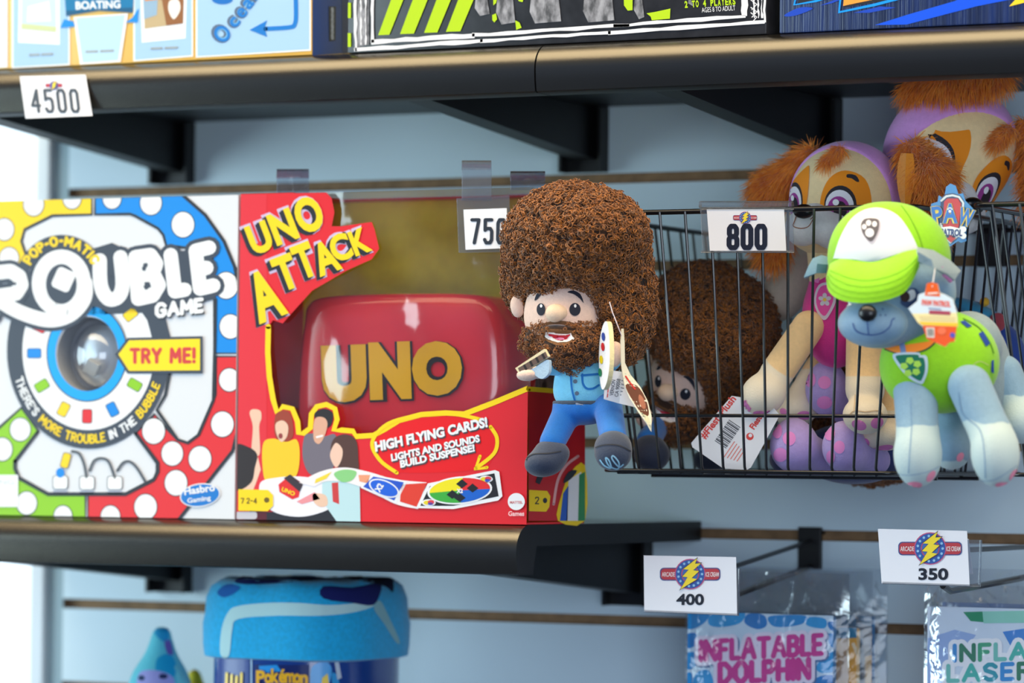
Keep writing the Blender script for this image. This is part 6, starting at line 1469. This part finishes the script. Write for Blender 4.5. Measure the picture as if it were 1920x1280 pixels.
# ------------------------------------------------------------------ lowest shelf: fleece roll, two soft toys
def fleece():
    Y = -.185; c = W(576, 1160, Y); r = thing('fleece_roll', 'blue fleece blanket rolled in a printed sleeve under the middle shelf', 'blanket', (c.x, Y, zb + .0003))
    ztp = W(576, 1083, Y).z; k = .000470; zc = W(576, 1232, Y).z
    b = MB(); R0_ = 160 * k; b.lathe([(R0_ * .97, zb + .0005 - zb), (R0_, .004), (R0_, zc - zb + .006), (R0_ * .98, zc - zb + .007)], (c.x, Y, zb), mat('printed_sleeve', (12, 62, 140), .2, coat=.5), 56, .5); b.build('sleeve', r, True)
    sl = b; SV = BVHTree.FromPolygons(b.v, b.f)
    a = Art(draped(SV, c), None, 5, .3); a.poly([(412, 1226), (468, 1228), (468, 1330), (412, 1330)], (20, 60, 140), 1); a.poly([(478, 1246), (580, 1246), (580, 1330), (478, 1330)], (10, 34, 100), 1)
    a.poly([(486, 1248), (520, 1246), (528, 1258), (488, 1262)], (30, 150, 226), 2); a.poly(curve([(584, 1252), (610, 1240), (622, 1256), (612, 1290), (586, 1300)], 4), (40, 160, 226), 2); a.poly([(600, 1300), (604, 1270), (614, 1262), (619, 1300)], (250, 210, 30), 3); a.poly(curve([(622, 1262), (632, 1266), (636, 1290), (624, 1290)], 4), (50, 160, 220), 2)
    a.poly(rrect(472, 1270, 3, 80), (170, 200, 224), 2); a.poly([(626, 1236), (634, 1236), (640, 1270), (632, 1274)], (200, 210, 220), 3)
    a.build('sleeve_print', r)
    a = Art(draped(SV, c, off=.0012), None, 0, .3)
    x = 482
    for ch, w, h, dy in (('P', 17, 30, 0), ('o', 13, 16, -2), ('k', 15, 24, -3), ('é', 13, 22, -3), ('m', 17, 18, -3), ('o', 12, 16, -2), ('n', 15, 18, 0)):
        a.text(ch, x - 2, 1284 + dy + 1, w + 4, 30 if ch == 'P' else 27, (24, 50, 130), 3, bold=.07); a.text(ch, x, 1283 + dy, w, 27, (250, 186, 20), 5, bold=.04); x += w - 1
    [a.stroke([(428 + i * 9, 1262 + (i % 3) * 3), (427 + i * 9, 1290)], 5, (250, 206, 30), 4) for i in range(4)]; a.build('sleeve_lettering', r)
    rr = 170 * k; H_ = ztp - zb; dz = zc - zb
    b = MB(); prof = [(rr * .90, dz), (rr * .985, dz + .002), (rr * 1.0, dz + .012), (rr * 1.005, dz + .03), (rr * .985, H_ - .030), (rr * .975, H_ - .016), (rr * .93, H_ - .006), (rr * .84, H_ - .001), (rr * .5, H_), (0.001, H_ - .002)]
    b.lathe([(p[0], p[1]) for p in prof], (c.x, Y, zb), fabric((10, 186, 242), 'blue_fleece', .08), 56, 1.1)
    for v in b.v: v.z += .0018 * math.sin(v.x * 140) * math.sin(v.y * 120 + 1) * max(0, (v.z - zb - dz) / .07)
    FV = BVHTree.FromPolygons(b.v, b.f); b.build('blanket', r, True)
    a = Art(draped(FV, c), None, 5, .9)
    a.poly(curve([(414, 1226), (416, 1180), (428, 1148), (446, 1136), (500, 1130), (560, 1130), (620, 1134), (680, 1130), (700, 1136), (660, 1148), (600, 1154), (520, 1154), (448, 1160), (436, 1180), (430, 1228)], 4), (196, 234, 234), 1)
    a.poly(curve([(700, 1140), (712, 1126), (730, 1160), (748, 1200), (742, 1204), (720, 1170)], 4), (150, 200, 206), 1)
    a.poly(curve([(606, 1100), (660, 1102), (710, 1094), (712, 1112), (698, 1134), (660, 1130), (606, 1122)], 3), (12, 24, 100), 2); a.poly(curve([(440, 1090), (470, 1078), (560, 1074), (640, 1078), (600, 1086), (520, 1094), (460, 1096)], 4), (10, 36, 110), 2); a.poly([(508, 1076), (546, 1075), (548, 1080), (506, 1081)], (170, 170, 40), 3)
    a.poly(curve([(408, 1110), (426, 1096), (450, 1100), (440, 1112), (420, 1120)], 3), (16, 96, 176), 2); a.poly(curve([(640, 1082), (690, 1080), (732, 1078), (736, 1110), (722, 1100), (690, 1092)], 3), (8, 24, 60), 2)
    a.build('blanket_pattern', r)
fleece()
def teal_toy():
    Y = -.185; r = thing('plush_toy', 'turquoise pointed plush toy left of the blue fleece roll', 'plush toy', (W(300, 1280, Y).x, Y, zb)); TQ = fabric((90, 200, 216))
    z1 = W(300, 1176, Y).z; x = W(300, 1280, Y).x; zmd = W(300, 1290, Y).z
    f = f_or(.012, f_cone((x + .001, Y, z1 - .008), (x, Y, zmd), .009, .024), f_ell((x, Y, zb + .058), (.055, .05, .058)), f_cone((x, Y, zmd), (x, Y, zb + .06), .026, .045))
    o = soft('body', f, TQ, r, .0028)
    def pt(a):
        a.poly(curve([(286, 1170), (308, 1168), (316, 1190), (310, 1204), (292, 1190)], 4), (16, 150, 200), 1); a.poly(curve([(308, 1202), (318, 1200), (324, 1226), (314, 1226)], 4), (110, 90, 170), 1); a.poly(curve([(294, 1236), (318, 1226), (330, 1250), (322, 1272), (296, 1268)], 4), (0, 160, 206), 1)
        a.poly(curve([(262, 1262), (284, 1256), (312, 1262), (326, 1274), (320, 1290), (262, 1290)], 4), (160, 160, 220), 2); a.poly(circ(266, 1271, 6, 5), (20, 50, 90), 3); a.poly(circ(306, 1268, 8, 5), (20, 40, 90), 3)
    add_print(o, o, pt, 'body_print', 5, None, W(300, 1240, Y))
    x2 = W(330, 1262, Y).x; soft('fin', f_cone((x2, Y - .005, W(330, 1256, Y).z), (x2 + .016, Y, W(340, 1330, Y).z), .006, .012), fabric((110, 200, 210)), r, .002)
    Y = -.065; xx = W(368, 1280, Y).x; zt_ = W(365, 1254, Y).z
    r = thing('plush_toy', 'small yellow plush toy between turquoise toy and fleece roll', 'plush toy', (xx, Y, zb))
    soft('body', f_or(.008, f_cone((xx - .002, Y, zt_ - .006), (xx, Y, zt_ - .05), .006, .022), f_cone((xx - .012, Y, zt_ - .030), (xx, Y, zt_ - .06), .006, .02), f_ell((xx, Y, zb + .05), (.034, .032, .05)), f_cone((xx, Y, zt_ - .05), (xx, Y, zb + .05), .02, .028)), mat('yellow_plush', (214, 206, 50), .85, col2=(210, 150, 30), vscale=35, bump=.3, bscale=700), r, .0025)
teal_toy()
